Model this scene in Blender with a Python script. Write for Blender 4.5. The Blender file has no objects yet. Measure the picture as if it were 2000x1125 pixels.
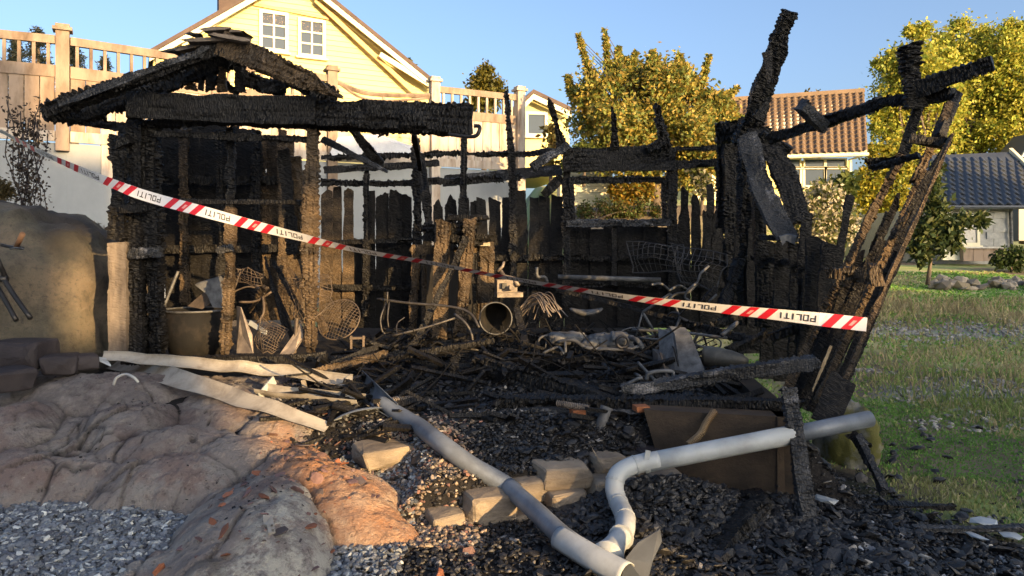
import bpy, math, random
import numpy as np
from mathutils import Vector, Matrix
random.seed(7)
RNG = np.random.default_rng(7)
R = math.radians
S = bpy.context.scene
C = S.collection

# ------------------------------------------------------------------ camera, sky, sun, exposure
F, HZ, ZC = 1455.0, 480.0, 1.6          # focal length in photo pixels, eye level row, eye height
cam = bpy.data.cameras.new('camera')
cam.sensor_width = 36.0
cam.lens = F / 2000 * 36
cam.shift_y = -(562.5 - HZ) / 2000
cam.clip_start, cam.clip_end = 0.1, 900
camo = bpy.data.objects.new('camera', cam); C.objects.link(camo)
camo.location = (0, 0, ZC); camo.rotation_euler = (R(90), 0, 0)
S.camera = camo

SUN_AZ, SUN_EL = 38.0, 9.0              # degrees right of straight behind the camera, above the horizon
sdir = Vector((math.sin(R(SUN_AZ)) * math.cos(R(SUN_EL)), -math.cos(R(SUN_AZ)) * math.cos(R(SUN_EL)), math.sin(R(SUN_EL))))
w = bpy.data.worlds.new('World'); S.world = w; w.use_nodes = True
nt = w.node_tree
sky = nt.nodes.new('ShaderNodeTexSky'); sky.sky_type = 'NISHITA'; sky.sun_disc = False
sky.sun_elevation = R(SUN_EL)
sky.sun_rotation = math.atan2(sdir.x, sdir.y)
sky.altitude = 0; sky.air_density = 0.65; sky.dust_density = 5.0; sky.ozone_density = 1.6
bg = nt.nodes['Background']; bg.inputs[1].default_value = 0.15
nt.links.new(sky.outputs[0], bg.inputs[0])
sl = bpy.data.lights.new('sun', 'SUN'); sl.energy = 4.2; sl.angle = R(0.5); sl.color = (1.0, 0.64, 0.28)
slo = bpy.data.objects.new('sun', sl); C.objects.link(slo)
slo.rotation_euler = sdir.to_track_quat('Z', 'Y').to_euler(); slo.location = (20, -20, 20)
S.view_settings.view_transform = 'Standard'; S.view_settings.look = 'None'
S.view_settings.gamma = 1; S.view_settings.use_curve_mapping = False
S.view_settings.exposure = 1.62

# ------------------------------------------------------------------ helpers
def P(px, py, Y):
    """world point that stands at depth Y on the sight line through a photo pixel"""
    return Vector(((px - 1000) / F * Y, Y, ZC - (py - HZ) / F * Y))

def hash3(ix, iy, iz, seed):
    h = (ix.astype(np.int64) * 374761393 + iy.astype(np.int64) * 668265263 + iz.astype(np.int64) * 2147483647 + seed * 974634) & 0x7fffffff
    h = ((h ^ (h >> 13)) * 1274126177) & 0x7fffffff
    h = (h ^ (h >> 16)) & 0xffffff
    return h / float(0xffffff)
def vn(x, y, z=0.0, seed=0):
    x, y, z = np.broadcast_arrays(np.asarray(x, float), np.asarray(y, float), np.asarray(z, float))
    ix, iy, iz = np.floor(x), np.floor(y), np.floor(z)
    fx, fy, fz = x - ix, y - iy, z - iz
    fx, fy, fz = fx*fx*(3-2*fx), fy*fy*(3-2*fy), fz*fz*(3-2*fz)
    r = 0
    for a in (0, 1):
        for b in (0, 1):
            for c in (0, 1):
                r = r + hash3(ix+a, iy+b, iz+c, seed) * (fx if a else 1-fx) * (fy if b else 1-fy) * (fz if c else 1-fz)
    return r * 2 - 1
def fbm(x, y, z=0.0, oct=4, seed=0):
    r, a = 0, 1.0
    for i in range(oct):
        k = 2.03 ** i
        r = r + a * vn(np.asarray(x)*k, np.asarray(y)*k, np.asarray(z)*k, seed + i*17); a *= 0.5
    return r
def ss(a, b, x):
    t = np.clip((np.asarray(x, float) - a) / (b - a), 0, 1); return t*t*(3-2*t)

def tag(o, label=None, cat=None, group=None, kind=None):
    if label: o['label'] = label
    if cat: o['category'] = cat
    if group: o['group'] = group
    if kind: o['kind'] = kind
    return o
def thing(name, label, cat, loc, group=None):
    o = bpy.data.objects.new(name, None); C.objects.link(o); o.location = loc; o.empty_display_size = 0.1
    return tag(o, label, cat, group)
def base_of(parent):
    v = Vector((0, 0, 0))
    while parent is not None:
        v = v + parent.location; parent = parent.parent
    return v
def link(name, me, parent=None, mat=None, matrix=None):
    o = bpy.data.objects.new(name, me); C.objects.link(o)
    if mat is not None and len(me.materials) == 0: me.materials.append(mat)
    b = base_of(parent)
    if matrix is not None:
        m = matrix.copy(); m.translation = m.translation - b
        o.matrix_world = m
        o.parent = parent
        o.matrix_basis = m
    else:
        o.parent = parent; o.location = -b
    return o
def mesh_np(V, Q=None, T=None, smooth=False, cols=None, attrs=None):
    """mesh from numpy vertices, quads and triangles"""
    me = bpy.data.meshes.new('m')
    V = np.asarray(V, np.float32).reshape(-1, 3)
    nq = 0 if Q is None else len(Q); ntr = 0 if T is None else len(T)
    me.vertices.add(len(V)); me.vertices.foreach_set('co', V.ravel())
    idx = []
    if nq: idx.append(np.asarray(Q, np.int32).ravel())
    if ntr: idx.append(np.asarray(T, np.int32).ravel())
    idx = np.concatenate(idx)
    me.loops.add(len(idx)); me.loops.foreach_set('vertex_index', idx)
    st = np.concatenate([np.arange(nq) * 4, nq*4 + np.arange(ntr) * 3]).astype(np.int32)
    me.polygons.add(nq + ntr); me.polygons.foreach_set('loop_start', st)
    me.polygons.foreach_set('use_smooth', np.full(nq+ntr, smooth, bool))
    me.update(calc_edges=True)
    if cols is not None:
        a = me.color_attributes.new('Col', 'FLOAT_COLOR', 'POINT')
        cc = np.ones((len(V), 4), np.float32); cc[:, :3] = cols
        a.data.foreach_set('color', cc.ravel())
    for k, v in (attrs or {}).items():
        a = me.attributes.new(k, 'FLOAT', 'POINT'); a.data.foreach_set('value', np.asarray(v, np.float32).ravel())
    return me
class MB:
    """collects boxes, tubes and polygons into one mesh"""
    def __init__(s): s.v = []; s.f = []
    def add(s, vs, fs):
        b = len(s.v); s.v += [tuple(v) for v in vs]; s.f += [tuple(b + i for i in f) for f in fs]; return s
    def box(s, o, ax, ay, az):
        o, ax, ay, az = map(Vector, (o, ax, ay, az))
        vs = [o, o+ax, o+ax+ay, o+ay, o+az, o+ax+az, o+ax+ay+az, o+ay+az]
        return s.add(vs, [(3,2,1,0), (4,5,6,7), (0,1,5,4), (1,2,6,5), (2,3,7,6), (3,0,4,7)])
    def cbox(s, c, sx, sy, sz, rz=0, rx=0, ry=0):
        m = Matrix.Rotation(rz, 3, 'Z') @ Matrix.Rotation(rx, 3, 'X') @ Matrix.Rotation(ry, 3, 'Y')
        ax, ay, az = m @ Vector((sx,0,0)), m @ Vector((0,sy,0)), m @ Vector((0,0,sz))
        return s.box(Vector(c) - (ax+ay+az)/2, ax, ay, az)
    def bar(s, a, b, wd, th, n=(0,1,0)):
        a, b, n = Vector(a), Vector(b), Vector(n)
        d = (b-a).normalized(); n = (n - d*n.dot(d)).normalized(); u = d.cross(n)
        return s.box(a - u*wd/2 - n*th/2, b-a, u*wd, n*th)
    def tube(s, pts, r, k=8, closed=False, caps=True):
        pts = [Vector(p) for p in pts]; n = len(pts); rings = []
        rr = r if isinstance(r, (list, tuple)) else [r]*n
        t0 = (pts[1]-pts[0]).normalized(); ref = Vector((0,0,1)) if abs(t0.z) < .9 else Vector((1,0,0))
        u = t0.cross(ref).normalized(); b0 = len(s.v)
        for i, p in enumerate(pts):
            a = pts[i-1] if i else (pts[-1] if closed else p); c = pts[(i+1) % n] if (i < n-1 or closed) else p
            t = (c-a)
            if t.length < 1e-9: t = t0
            t.normalize(); u = (u - t*u.dot(t))
            if u.length < 1e-6: u = t.orthogonal()
            u.normalize(); v = t.cross(u)
            for j in range(k):
                an = 2*math.pi*j/k; s.v.append(tuple(p + (u*math.cos(an) + v*math.sin(an))*rr[i]))
        m = n if closed else n-1
        for i in range(m):
            for j in range(k):
                i2 = (i+1) % n; j2 = (j+1) % k
                s.f.append((b0+i*k+j, b0+i*k+j2, b0+i2*k+j2, b0+i2*k+j))
        if caps and not closed:
            s.f.append(tuple(b0+j for j in range(k))[::-1]); s.f.append(tuple(b0+(n-1)*k+j for j in range(k)))
        return s
    def poly(s, pts, depth):
        """flat outline swept by a depth vector"""
        pts = [Vector(p) for p in pts]; d = Vector(depth); n = len(pts)
        s.add(pts + [p+d for p in pts], [tuple(range(n)), tuple(range(2*n-1, n-1, -1))] + [(i, n+i, n+(i+1) % n, (i+1) % n) for i in range(n)])
        return s
    def mesh(s, smooth=False, fix=True):
        me = bpy.data.meshes.new('m'); me.from_pydata(s.v, [], s.f); me.update()
        if fix:
            import bmesh
            bm = bmesh.new(); bm.from_mesh(me); bmesh.ops.recalc_face_normals(bm, faces=bm.faces); bm.to_mesh(me); bm.free()
        if smooth:
            for p in me.polygons: p.use_smooth = True
        return me
    def build(s, name, mat, parent=None, smooth=False):
        return link(name, s.mesh(smooth), parent, mat)
def curve(pts, n=8):
    """Catmull-Rom through points"""
    p = [Vector(q) for q in pts]; p = [p[0]*2 - p[1]] + p + [p[-1]*2 - p[-2]]; out = []
    for i in range(1, len(p)-2):
        for k in range(n):
            t = k/n; a, b, c, d = p[i-1], p[i], p[i+1], p[i+2]
            out.append(0.5*((2*b) + (c-a)*t + (2*a-5*b+4*c-d)*t*t + (3*b-a-3*c+d)*t**3))
    return out + [p[-2]]

# ------------------------------------------------------------------ materials
class NM:
    def __init__(s, name, rough=0.7, spec=0.3, metal=0.0):
        s.m = bpy.data.materials.new(name); s.m.use_nodes = True; s.t = s.m.node_tree
        s.b = s.t.nodes['Principled BSDF']; s.b.inputs['Roughness'].default_value = rough
        s.b.inputs['Specular IOR Level'].default_value = spec; s.b.inputs['Metallic'].default_value = metal
    def n(s, ty, **kw):
        nd = s.t.nodes.new(ty)
        for k, v in kw.items(): setattr(nd, k, v)
        return nd
    def l(s, a, b): s.t.links.new(a, b)
    def set(s, sock, v):
        if hasattr(v, 'is_linked') or isinstance(v, bpy.types.NodeSocket): s.l(v, sock)
        elif isinstance(v, (tuple, list)) and len(v) == 3 and sock.type == 'RGBA': sock.default_value = (*v, 1)
        else: sock.default_value = v
    def coord(s, kind='Object', scale=(1,1,1), rand=True):
        tc = s.n('ShaderNodeTexCoord').outputs[kind]
        if rand:
            oi = s.n('ShaderNodeObjectInfo'); mu = s.n('ShaderNodeMath', operation='MULTIPLY'); s.l(oi.outputs['Random'], mu.inputs[0]); mu.inputs[1].default_value = 57.0
            va = s.n('ShaderNodeVectorMath', operation='ADD'); s.l(tc, va.inputs[0]); s.l(mu.outputs[0], va.inputs[1]); tc = va.outputs[0]
        mp = s.n('ShaderNodeMapping'); s.l(tc, mp.inputs[0]); mp.inputs['Scale'].default_value = scale
        return mp.outputs[0]
    def noise(s, v, scale, detail=4, rough=0.6, dist=0.0):
        nd = s.n('ShaderNodeTexNoise'); s.l(v, nd.inputs['Vector']); nd.inputs['Scale'].default_value = scale
        nd.inputs['Detail'].default_value = detail; nd.inputs['Roughness'].default_value = rough; nd.inputs['Distortion'].default_value = dist
        return nd.outputs['Fac']
    def voro(s, v, scale, feature='DISTANCE_TO_EDGE', rnd=1.0):
        nd = s.n('ShaderNodeTexVoronoi', feature=feature); s.l(v, nd.inputs['Vector']); nd.inputs['Scale'].default_value = scale; nd.inputs['Randomness'].default_value = rnd
        return nd.outputs['Distance']
    def ramp(s, fac, stops):
        nd = s.n('ShaderNodeValToRGB'); s.l(fac, nd.inputs[0]); e = nd.color_ramp.elements
        while len(e) < len(stops): e.new(0.5)
        for el, (p, c) in zip(e, stops):
            el.position = p; el.color = (*c, 1) if isinstance(c, (tuple, list)) else (c, c, c, 1)
        return nd.outputs[0]
    def mix(s, fac, a, b, mode='MIX'):
        nd = s.n('ShaderNodeMix', data_type='RGBA', blend_type=mode)
        s.set(nd.inputs[0], fac); s.set(nd.inputs[6], a); s.set(nd.inputs[7], b)
        return nd.outputs[2]
    def math(s, op, a, b=0.0):
        nd = s.n('ShaderNodeMath', operation=op); s.set(nd.inputs[0], a); s.set(nd.inputs[1], b); return nd.outputs[0]
    def attr(s, name, col=False):
        nd = s.n('ShaderNodeAttribute', attribute_name=name); return nd.outputs['Color' if col else 'Fac']
    def bump(s, h, dist=0.01, strength=1.0, normal=None):
        nd = s.n('ShaderNodeBump'); s.l(h, nd.inputs['Height']); nd.inputs['Distance'].default_value = dist; nd.inputs['Strength'].default_value = strength
        if normal is not None: s.l(normal, nd.inputs['Normal'])
        s.l(nd.outputs[0], s.b.inputs['Normal']); return nd.outputs[0]
    def color(s, v): s.set(s.b.inputs['Base Color'], v); return s
    def rough(s, v): s.set(s.b.inputs['Roughness'], v); return s

def char_mat(name, c0, c1, ash, ash_at=0.66, scale=26, stretch=(1.25, 0.8, 0.55)):
    m = NM(name, 0.6, 0.28)
    v = m.coord('Object', stretch)
    wv = m.noise(v, 5, 3); e = m.voro(v, scale); crack = m.ramp(e, [(0.0, 0.0), (0.12, 1.0)])
    big = m.noise(v, 2.2, 4, 0.6)
    c = m.mix(m.ramp(big, [(0.35, 0.0), (0.68, 1.0)]), c0, c1)
    c = m.mix(m.ramp(m.noise(v, 4.5, 5, 0.7, 0.4), [(ash_at, 0.0), (ash_at + 0.12, 1.0)]), c, ash)
    c = m.mix(crack, m.mix(0.55, c, (0.003, 0.003, 0.003)), c)
    m.color(c); m.rough(m.ramp(big, [(0.3, 0.42), (0.7, 0.72)]))
    h = m.math('ADD', m.math('MULTIPLY', m.ramp(e, [(0.0, 0.0), (0.25, 1.0)]), 1.0), m.math('MULTIPLY', m.noise(v, 70, 3), 0.35))
    m.bump(h, 0.005, 0.7)
    return m.m
M = {}
M['char'] = char_mat('charred_wood', (0.0045, 0.0045, 0.005), (0.0105, 0.010, 0.0098), (0.055, 0.057, 0.062), 0.64, 26, (2.2, 0.9, 0.75))
M['weathered'] = None
M['char_fine'] = char_mat('charred_board', (0.005, 0.005, 0.0055), (0.012, 0.011, 0.0105), (0.06, 0.058, 0.056), 0.68, 30, (3.4, 0.8, 0.5))
M['char_brown'] = char_mat('half_burnt_wood', (0.022, 0.017, 0.012), (0.125, 0.088, 0.052), (0.19, 0.145, 0.10), 0.64, 30, (2.4, 0.9, 0.8))  # half-burnt brown, lightened for timbers where sun falls: sunlight put into the colour
M['char_ash'] = char_mat('ashen_charred_wood', (0.018, 0.019, 0.021), (0.06, 0.063, 0.068), (0.20, 0.20, 0.21), 0.55, 30, (1.0, 1.6, 1.6))

def simple(name, c0, c1, scale=6, rough=0.6, spec=0.4, metal=0.0, bump=0.0, stretch=(1,1,1), lo=0.35, hi=0.65, bscale=None, rand=True):
    m = NM(name, rough, spec, metal); v = m.coord('Object', stretch, rand); n = m.noise(v, scale, 6, 0.65)
    m.color(m.mix(m.ramp(n, [(lo, 0.0), (hi, 1.0)]), c0, c1))
    if bump: m.bump(m.noise(v, bscale or scale*4, 5, 0.7), bump, 0.8)
    return m.m
M['weathered'] = simple('weathered_corner_wood', (0.20, 0.165, 0.13), (0.06, 0.05, 0.042), 4, 0.8, 0.2, 0, 0.004, (0.4, 1.5, 1.5), 0.4, 0.7)
M['slate_metal'] = simple('dark_slate_metal', (0.05, 0.06, 0.075), (0.03, 0.034, 0.042), 5, 0.6, 0.3, 0, 0.002)
M['soot_iron'] = simple('sooty_iron', (0.011, 0.011, 0.011), (0.035, 0.029, 0.025), 6, 0.85, 0.15, 0.0, 0.006, (1,1,1), 0.5, 0.8)
M['scorch'] = simple('scorched_fence_wood', (0.27, 0.21, 0.165), (0.10, 0.07, 0.05), 3, 0.75, 0.2, 0, 0.004, (1, 1, 0.35), 0.42, 0.7)
M['scorch_white'] = simple('scorched_white_boards', (0.44, 0.39, 0.34), (0.19, 0.13, 0.09), 3.5, 0.7, 0.2, 0, 0.003, (1.6, 1.6, 0.3), 0.45, 0.72)
M['white_paint'] = simple('white_painted_wood', (0.66, 0.63, 0.47), (0.58, 0.55, 0.40), 2.5, 0.55, 0.3, 0, 0.002)
M['cream'] = simple('cream_painted_siding', (0.68, 0.60, 0.26), (0.62, 0.54, 0.23), 1.2, 0.6, 0.25, 0, 0.002, (0.3, 0.3, 2))
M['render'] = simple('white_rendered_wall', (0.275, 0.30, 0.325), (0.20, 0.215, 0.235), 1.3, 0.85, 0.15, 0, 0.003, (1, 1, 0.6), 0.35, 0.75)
M['concrete'] = simple('sooty_concrete', (0.085, 0.062, 0.042), (0.020, 0.017, 0.015), 2.2, 0.85, 0.2, 0, 0.006, (1, 1, 1.4), 0.3, 0.7, 40)
M['block'] = simple('concrete_block', (0.33, 0.34, 0.34), (0.25, 0.26, 0.26), 8, 0.9, 0.1, 0, 0.004)
M['tile_brown'] = simple('brown_roof_tile', (0.165, 0.115, 0.075), (0.115, 0.08, 0.052), 1.5, 0.7, 0.25, 0, 0.004, (1,1,1), 0.3, 0.7, 9)
M['tile_dark'] = simple('dark_roof_tile', (0.035, 0.042, 0.055), (0.05, 0.058, 0.072), 2, 0.4, 0.5)
M['roof_old'] = simple('dark_brown_verge_tile', (0.09, 0.062, 0.05), (0.06, 0.04, 0.035), 3, 0.7, 0.3)
M['orange_trim'] = simple('ochre_trim_board', (0.62, 0.40, 0.18), (0.5, 0.3, 0.13), 2, 0.6, 0.3)
M['zinc'] = simple('grey_painted_gutter_metal', (0.19, 0.22, 0.255), (0.085, 0.098, 0.118), 3, 0.5, 0.45, 0.2, 0.003)
M['gutter_white'] = simple('heat_stained_white_gutter_metal', (0.33, 0.31, 0.27), (0.13, 0.105, 0.08), 4.5, 0.6, 0.4, 0.15, 0.003, (1,1,1), 0.45, 0.75)
M['pipe_white'] = simple('dusty_pale_downpipe_metal', (0.38, 0.41, 0.42), (0.20, 0.21, 0.21), 4, 0.55, 0.35, 0.1, 0.002, (1,1,1), 0.46, 0.8)
M['steel'] = simple('burnt_bare_steel', (0.10, 0.095, 0.09), (0.035, 0.032, 0.032), 9, 0.55, 0.5, 0.5, 0.002)
M['steel_rust'] = simple('rusted_burnt_steel', (0.13, 0.098, 0.072), (0.05, 0.042, 0.037), 8, 0.65, 0.4, 0.35, 0.002)
M['steel_ash'] = simple('ash_grey_metal', (0.15, 0.155, 0.16), (0.04, 0.041, 0.043), 9, 0.7, 0.4, 0.3, 0.003)
M['alu'] = simple('melted_pale_metal', (0.27, 0.225, 0.18), (0.09, 0.075, 0.065), 7, 0.55, 0.4, 0.2, 0.004)
M['black_metal'] = simple('black_burnt_sheet', (0.014, 0.014, 0.015), (0.03, 0.028, 0.027), 5, 0.4, 0.5, 0.3, 0.002)
M['brick'] = simple('fired_brick', (0.32, 0.12, 0.05), (0.2, 0.08, 0.04), 8, 0.85, 0.2, 0, 0.003)
M['grip'] = simple('cork_grip', (0.32, 0.17, 0.09), (0.24, 0.12, 0.06), 12, 0.8, 0.2)
M['bare_wood'] = simple('bare_split_wood', (0.55, 0.40, 0.22), (0.45, 0.30, 0.15), 9, 0.7, 0.2)
M['junction'] = simple('beige_plastic_box', (0.40, 0.36, 0.29), (0.3, 0.26, 0.2), 9, 0.6, 0.3)
M['white_plain'] = simple('off_white_enamel', (0.42, 0.42, 0.40), (0.3, 0.29, 0.27), 9, 0.4, 0.5)
M['tape_white'] = simple('white_tape_film', (0.74, 0.75, 0.78), (0.70, 0.71, 0.74), 20, 0.35, 0.5)
M['tape_red'] = simple('red_tape_print', (0.60, 0.02, 0.04), (0.56, 0.018, 0.035), 20, 0.35, 0.5)
M['tape_black'] = simple('black_tape_print', (0.02, 0.02, 0.03), (0.03, 0.03, 0.04), 20, 0.4, 0.5)
M['tape_crest'] = simple('pale_crest_print', (0.75, 0.38, 0.36), (0.7, 0.32, 0.3), 20, 0.4, 0.5)
M['bark'] = simple('grey_brown_bark', (0.16, 0.13, 0.10), (0.08, 0.062, 0.048), 8, 0.9, 0.1, 0, 0.01, (1,1,0.3))
M['tarp'] = simple('white_tarpaulin', (0.62, 0.64, 0.68), (0.5, 0.52, 0.57), 3, 0.5, 0.3, 0, 0.01)
m = NM('window_glass', 0.03, 0.06); m.color((0.05, 0.07, 0.105)); M['glass'] = m.m
m = NM('curtain_print', 0.7, 0.2); v = m.coord('Object', (1,1,1), False); m.color(m.mix(m.ramp(m.noise(v, 26, 2), [(0.60, 0.0), (0.64, 1.0)]), (0.05, 0.065, 0.095), (0.26, 0.18, 0.12))); M['curtain'] = m.m

# coloured by each pebble, chunk or leaf
def col_mat(name, rough, spec, var=0.3, bump=0.004, scale=30, trans=0.0):
    m = NM(name, rough, spec); v = m.coord('Object', (1,1,1), False)
    c = m.mix(m.ramp(m.noise(v, scale, 4), [(0.25, 1.0 - var), (0.75, 1.0)]), (0,0,0), m.attr('Col', True)); 
    nz = m.ramp(m.noise(v, scale, 4), [(0.25, 1.0 - var), (0.75, 1.0)])
    c = m.mix(1.0, m.attr('Col', True), nz, 'MULTIPLY'); m.color(c)
    if bump: m.bump(m.noise(v, scale*2, 3), bump, 0.6)
    if trans:
        tr = m.n('ShaderNodeBsdfTranslucent'); m.l(c, tr.inputs[0]); mx = m.n('ShaderNodeMixShader'); mx.inputs[0].default_value = trans
        m.l(m.b.outputs[0], mx.inputs[1]); m.l(tr.outputs[0], mx.inputs[2]); m.l(mx.outputs[0], m.t.nodes['Material Output'].inputs[0])
    return m.m
M['pebble'] = col_mat('gravel_stone', 0.75, 0.3, 0.35, 0.003, 60)
M['chunk'] = col_mat('charcoal_chunk', 0.5, 0.5, 0.5, 0.006, 50)
M['leaf'] = col_mat('leaf', 0.5, 0.3, 0.2, 0, 8, 0.4)
M['grass'] = col_mat('grass_blade', 0.6, 0.2, 0.2, 0, 5, 0.4)
M['stone'] = simple('split_wall_stone', (0.27, 0.225, 0.17), (0.10, 0.085, 0.072), 4.5, 0.9, 0.12, 0, 0.015, (0.8, 1, 2.0), 0.38, 0.72, 22)
M['sootstone'] = simple('soot_blackened_stone', (0.022, 0.019, 0.022), (0.055, 0.046, 0.047), 4, 0.7, 0.3, 0, 0.012, (1,1,1), 0.4, 0.75, 12)
M['flake'] = simple('spalled_rock_flake', (0.13, 0.085, 0.075), (0.21, 0.145, 0.125), 6, 0.7, 0.3, 0, 0.004)

# ground: zones come from what lies there (grass, soot, gravel, bare earth)
m = NM('ground_surface', 0.85, 0.15); v = m.coord('Object', (1,1,1), False)
earth = m.mix(m.ramp(m.noise(v, 3, 6, 0.7), [(0.35, 0.0), (0.65, 1.0)]), (0.13, 0.105, 0.075), (0.20, 0.165, 0.12))
gr = m.mix(m.ramp(m.noise(v, 1.1, 6, 0.7), [(0.40, 0.0), (0.60, 1.0)]), (0.24, 0.34, 0.10), (0.40, 0.37, 0.19))
gv = m.mix(m.ramp(m.voro(v, 30, 'F1'), [(0.1, 0.0), (0.8, 1.0)]), (0.30, 0.31, 0.33), (0.17, 0.175, 0.185))
so = m.mix(m.ramp(m.noise(v, 9, 6, 0.75), [(0.35, 0.0), (0.7, 1.0)]), (0.008, 0.008, 0.009), (0.030, 0.028, 0.027))
c = m.mix(m.attr('grass'), earth, gr); c = m.mix(m.attr('gravel'), c, gv); c = m.mix(m.attr('soot'), c, so)
m.color(c); m.bump(m.noise(v, 18, 8, 0.75), 0.03, 0.8); M['ground'] = m.m

# bare rock
m = NM('rock_surface', 0.72, 0.3); v = m.coord('Object', (1,1,1), False)
big = m.noise(v, 1.6, 6, 0.65, 0.5); med = m.noise(v, 6, 6, 0.7)
c = m.mix(m.ramp(big, [(0.36, 0.0), (0.64, 1.0)]), (0.265, 0.225, 0.205), (0.37, 0.345, 0.315))
c = m.mix(m.ramp(m.noise(v, 3.0, 5, 0.6), [(0.50, 0.0), (0.62, 1.0)]), c, (0.275, 0.21, 0.185))
c = m.mix(m.math('MULTIPLY', m.attr('lichen'), m.ramp(m.noise(v, 9, 7, 0.75), [(0.44, 0.0), (0.56, 1.0)])), c, (0.60, 0.58, 0.50))
c = m.mix(m.math('MULTIPLY', m.attr('orange'), m.ramp(m.noise(v, 4, 5), [(0.25, 0.5), (0.6, 1.0)])), c, (0.44, 0.225, 0.115))
c = m.mix(m.ramp(m.noise(v, 22, 6, 0.75), [(0.54, 0.0), (0.70, 0.8)]), c, (0.06, 0.052, 0.05))
c = m.mix(m.ramp(m.noise(v, 40, 5, 0.7), [(0.58, 0.0), (0.70, 0.7)]), c, (0.45, 0.40, 0.36))
c = m.mix(m.math('MULTIPLY', m.attr('soot'), m.ramp(med, [(0.34, 0.15), (0.66, 0.9)])), c, (0.10, 0.088, 0.092))
c = m.mix(m.attr('crack'), c, (0.018, 0.016, 0.016))
m.color(c); m.rough(m.ramp(med, [(0.3, 0.55), (0.7, 0.85)]))
m.bump(m.math('ADD', m.math('MULTIPLY', m.noise(v, 9, 8, 0.7), 1.0), m.math('MULTIPLY', m.noise(v, 55, 5, 0.75), 0.5)), 0.07, 1.0); M['rock'] = m.m
m = NM('boulder_surface', 0.7, 0.3); v = m.coord('Object', (1,1,1), False)
c = m.mix(m.ramp(m.noise(v, 1.4, 6, 0.65, 0.6), [(0.36, 0.0), (0.62, 1.0)]), (0.10, 0.10, 0.075), (0.19, 0.155, 0.115))
c = m.mix(m.ramp(m.noise(v, 4, 6, 0.7), [(0.46, 0.0), (0.70, 0.8)]), c, (0.05, 0.052, 0.045))
c = m.mix(m.ramp(m.noise(v, 26, 6, 0.8), [(0.52, 0.0), (0.68, 0.8)]), c, (0.055, 0.055, 0.05))
c = m.mix(m.attr('soot'), c, (0.035, 0.033, 0.033))
m.color(c); m.bump(m.noise(v, 9, 10, 0.78), 0.07, 0.9); M['boulder'] = m.m
M['moss'] = simple('mossy_rock', (0.20, 0.20, 0.185), (0.10, 0.10, 0.03), 3, 0.8, 0.2, 0, 0.02, (1,1,1), 0.42, 0.55)
M['garden_rock'] = simple('pale_garden_rock', (0.32, 0.29, 0.25), (0.2, 0.18, 0.15), 3, 0.8, 0.2, 0, 0.02)

# ------------------------------------------------------------------ ground
XF = [-9, -3.5, -1.5, 0, 1, 2, 3]; YF = [6.1, 6.0, 5.6, 5.25, 5.0, 4.85, 4.8]
def wall_y(x): return 4.20 + (np.asarray(x) + 0.48) * 0.33
def ground_z(x, y, fine=True):
    x, y = np.asarray(x, float), np.asarray(y, float)
    r = np.interp(y, [-80, 0, 4, 10, 14, 17, 22, 28, 40, 80, 220], [0, 0, -0.05, -0.05, 0.06, 0.2, 0.62, 1.0, 1.4, 3.0, 8])
    fr = np.interp(x, XF, YF)
    inw = ss(-0.75, -0.45, x) * (1 - ss(1.1, 1.35, x))
    lo = inw * (wall_y(x) + 0.1) + (1 - inw) * (fr - 0.9)
    cw = ss(0.85, 1.0, x); fr = np.where(x > 0.85, fr*(1-cw) + (4.98 - 0.24*(x - 0.86))*cw, fr); lo = lo*(1-cw) + (fr - 0.12)*cw
    pad = inw * 0.2 * ss(-0.01, 0.08, y - wall_y(x) - 0.12) + (0.43 - 0.2*inw) * ss(0, 1, (y - lo) / (fr - lo))
    pad = pad * (1 - ss(1.75, 2.25, x))
    mound = 2.3 * ss(10.8, 15.2, y) * (1 - ss(4.7, 6.3, x)) * ss(0.2, 1.3, x) + 1.0 * ss(18, 40, y) * (1 - ss(4.7, 6.3, x))
    z = r * ss(1.7, 2.5, x + ss(10, 14, y) * 50) + np.where(y < 12, pad, np.maximum(pad, mound) )
    z = np.maximum(z, r + mound) if np.ndim(z) == 0 else np.where(y > 10.8, np.maximum(z, mound + r * ss(4.7, 6.3, x)), z)
    inside = ss(-3.2, -2.2, x) * (1 - ss(1.5, 1.9, x)) * ss(0, 0.8, y - fr) * (1 - ss(8.9, 9.3, y))
    z = z + inside * (0.01 + 0.05 * fbm(x*1.6, y*1.6, 0, 3, 5) + 0.11*np.exp(-((x-0.5)/1.1)**2 - ((y-7.0)/1.1)**2))
    if fine: z = z + 0.016 * fbm(x*3.1, y*3.1, 0, 3, 9) * (1 - 0.5 * ss(12, 20, y))
    return z
def axis(parts):
    a = []
    for lo, hi, st in parts: a.append(np.arange(lo, hi, st))
    return np.unique(np.round(np.concatenate(a), 4))
gx = axis([(-160, -20, 14), (-20, -5, 0.6), (-5, 5, 0.045), (5, 16, 0.25), (16, 60, 2), (60, 201, 14)])
gy = axis([(-90, -6, 6), (-6, 2.6, 0.5), (2.6, 7.5, 0.04), (7.5, 12, 0.09), (12, 30, 0.3), (30, 60, 2), (60, 261, 20)])
GX, GY = np.meshgrid(gx, gy); GZ = ground_z(GX, GY)
n1, n2 = GX.shape
idx = np.arange(n1*n2).reshape(n1, n2)
Q = np.stack([idx[:-1, :-1], idx[:-1, 1:], idx[1:, 1:], idx[1:, :-1]], -1).reshape(-1, 4)
fr = np.interp(GX, XF, YF)
n_a = fbm(GX*0.9, GY*0.9, 0, 4, 3)
soot_right = (1 - ss(0.1, 0.75, (GX - (3.05 - 0.55*(GY - 3.4)) + 0.35*n_a)))     # burnt debris fan in front of the right corner
soot = np.where(GY < 11, np.where(GX > 1.9, soot_right * (1 - ss(5.6, 6.6, GY)), 1.0), 0.0) * ss(-5.5, -4.5, GX)
grass_m = np.clip(ss(-0.25, 0.25, fbm(GX*0.55, GY*0.55, 0, 4, 31) + 0.35), 0, 1)
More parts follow.
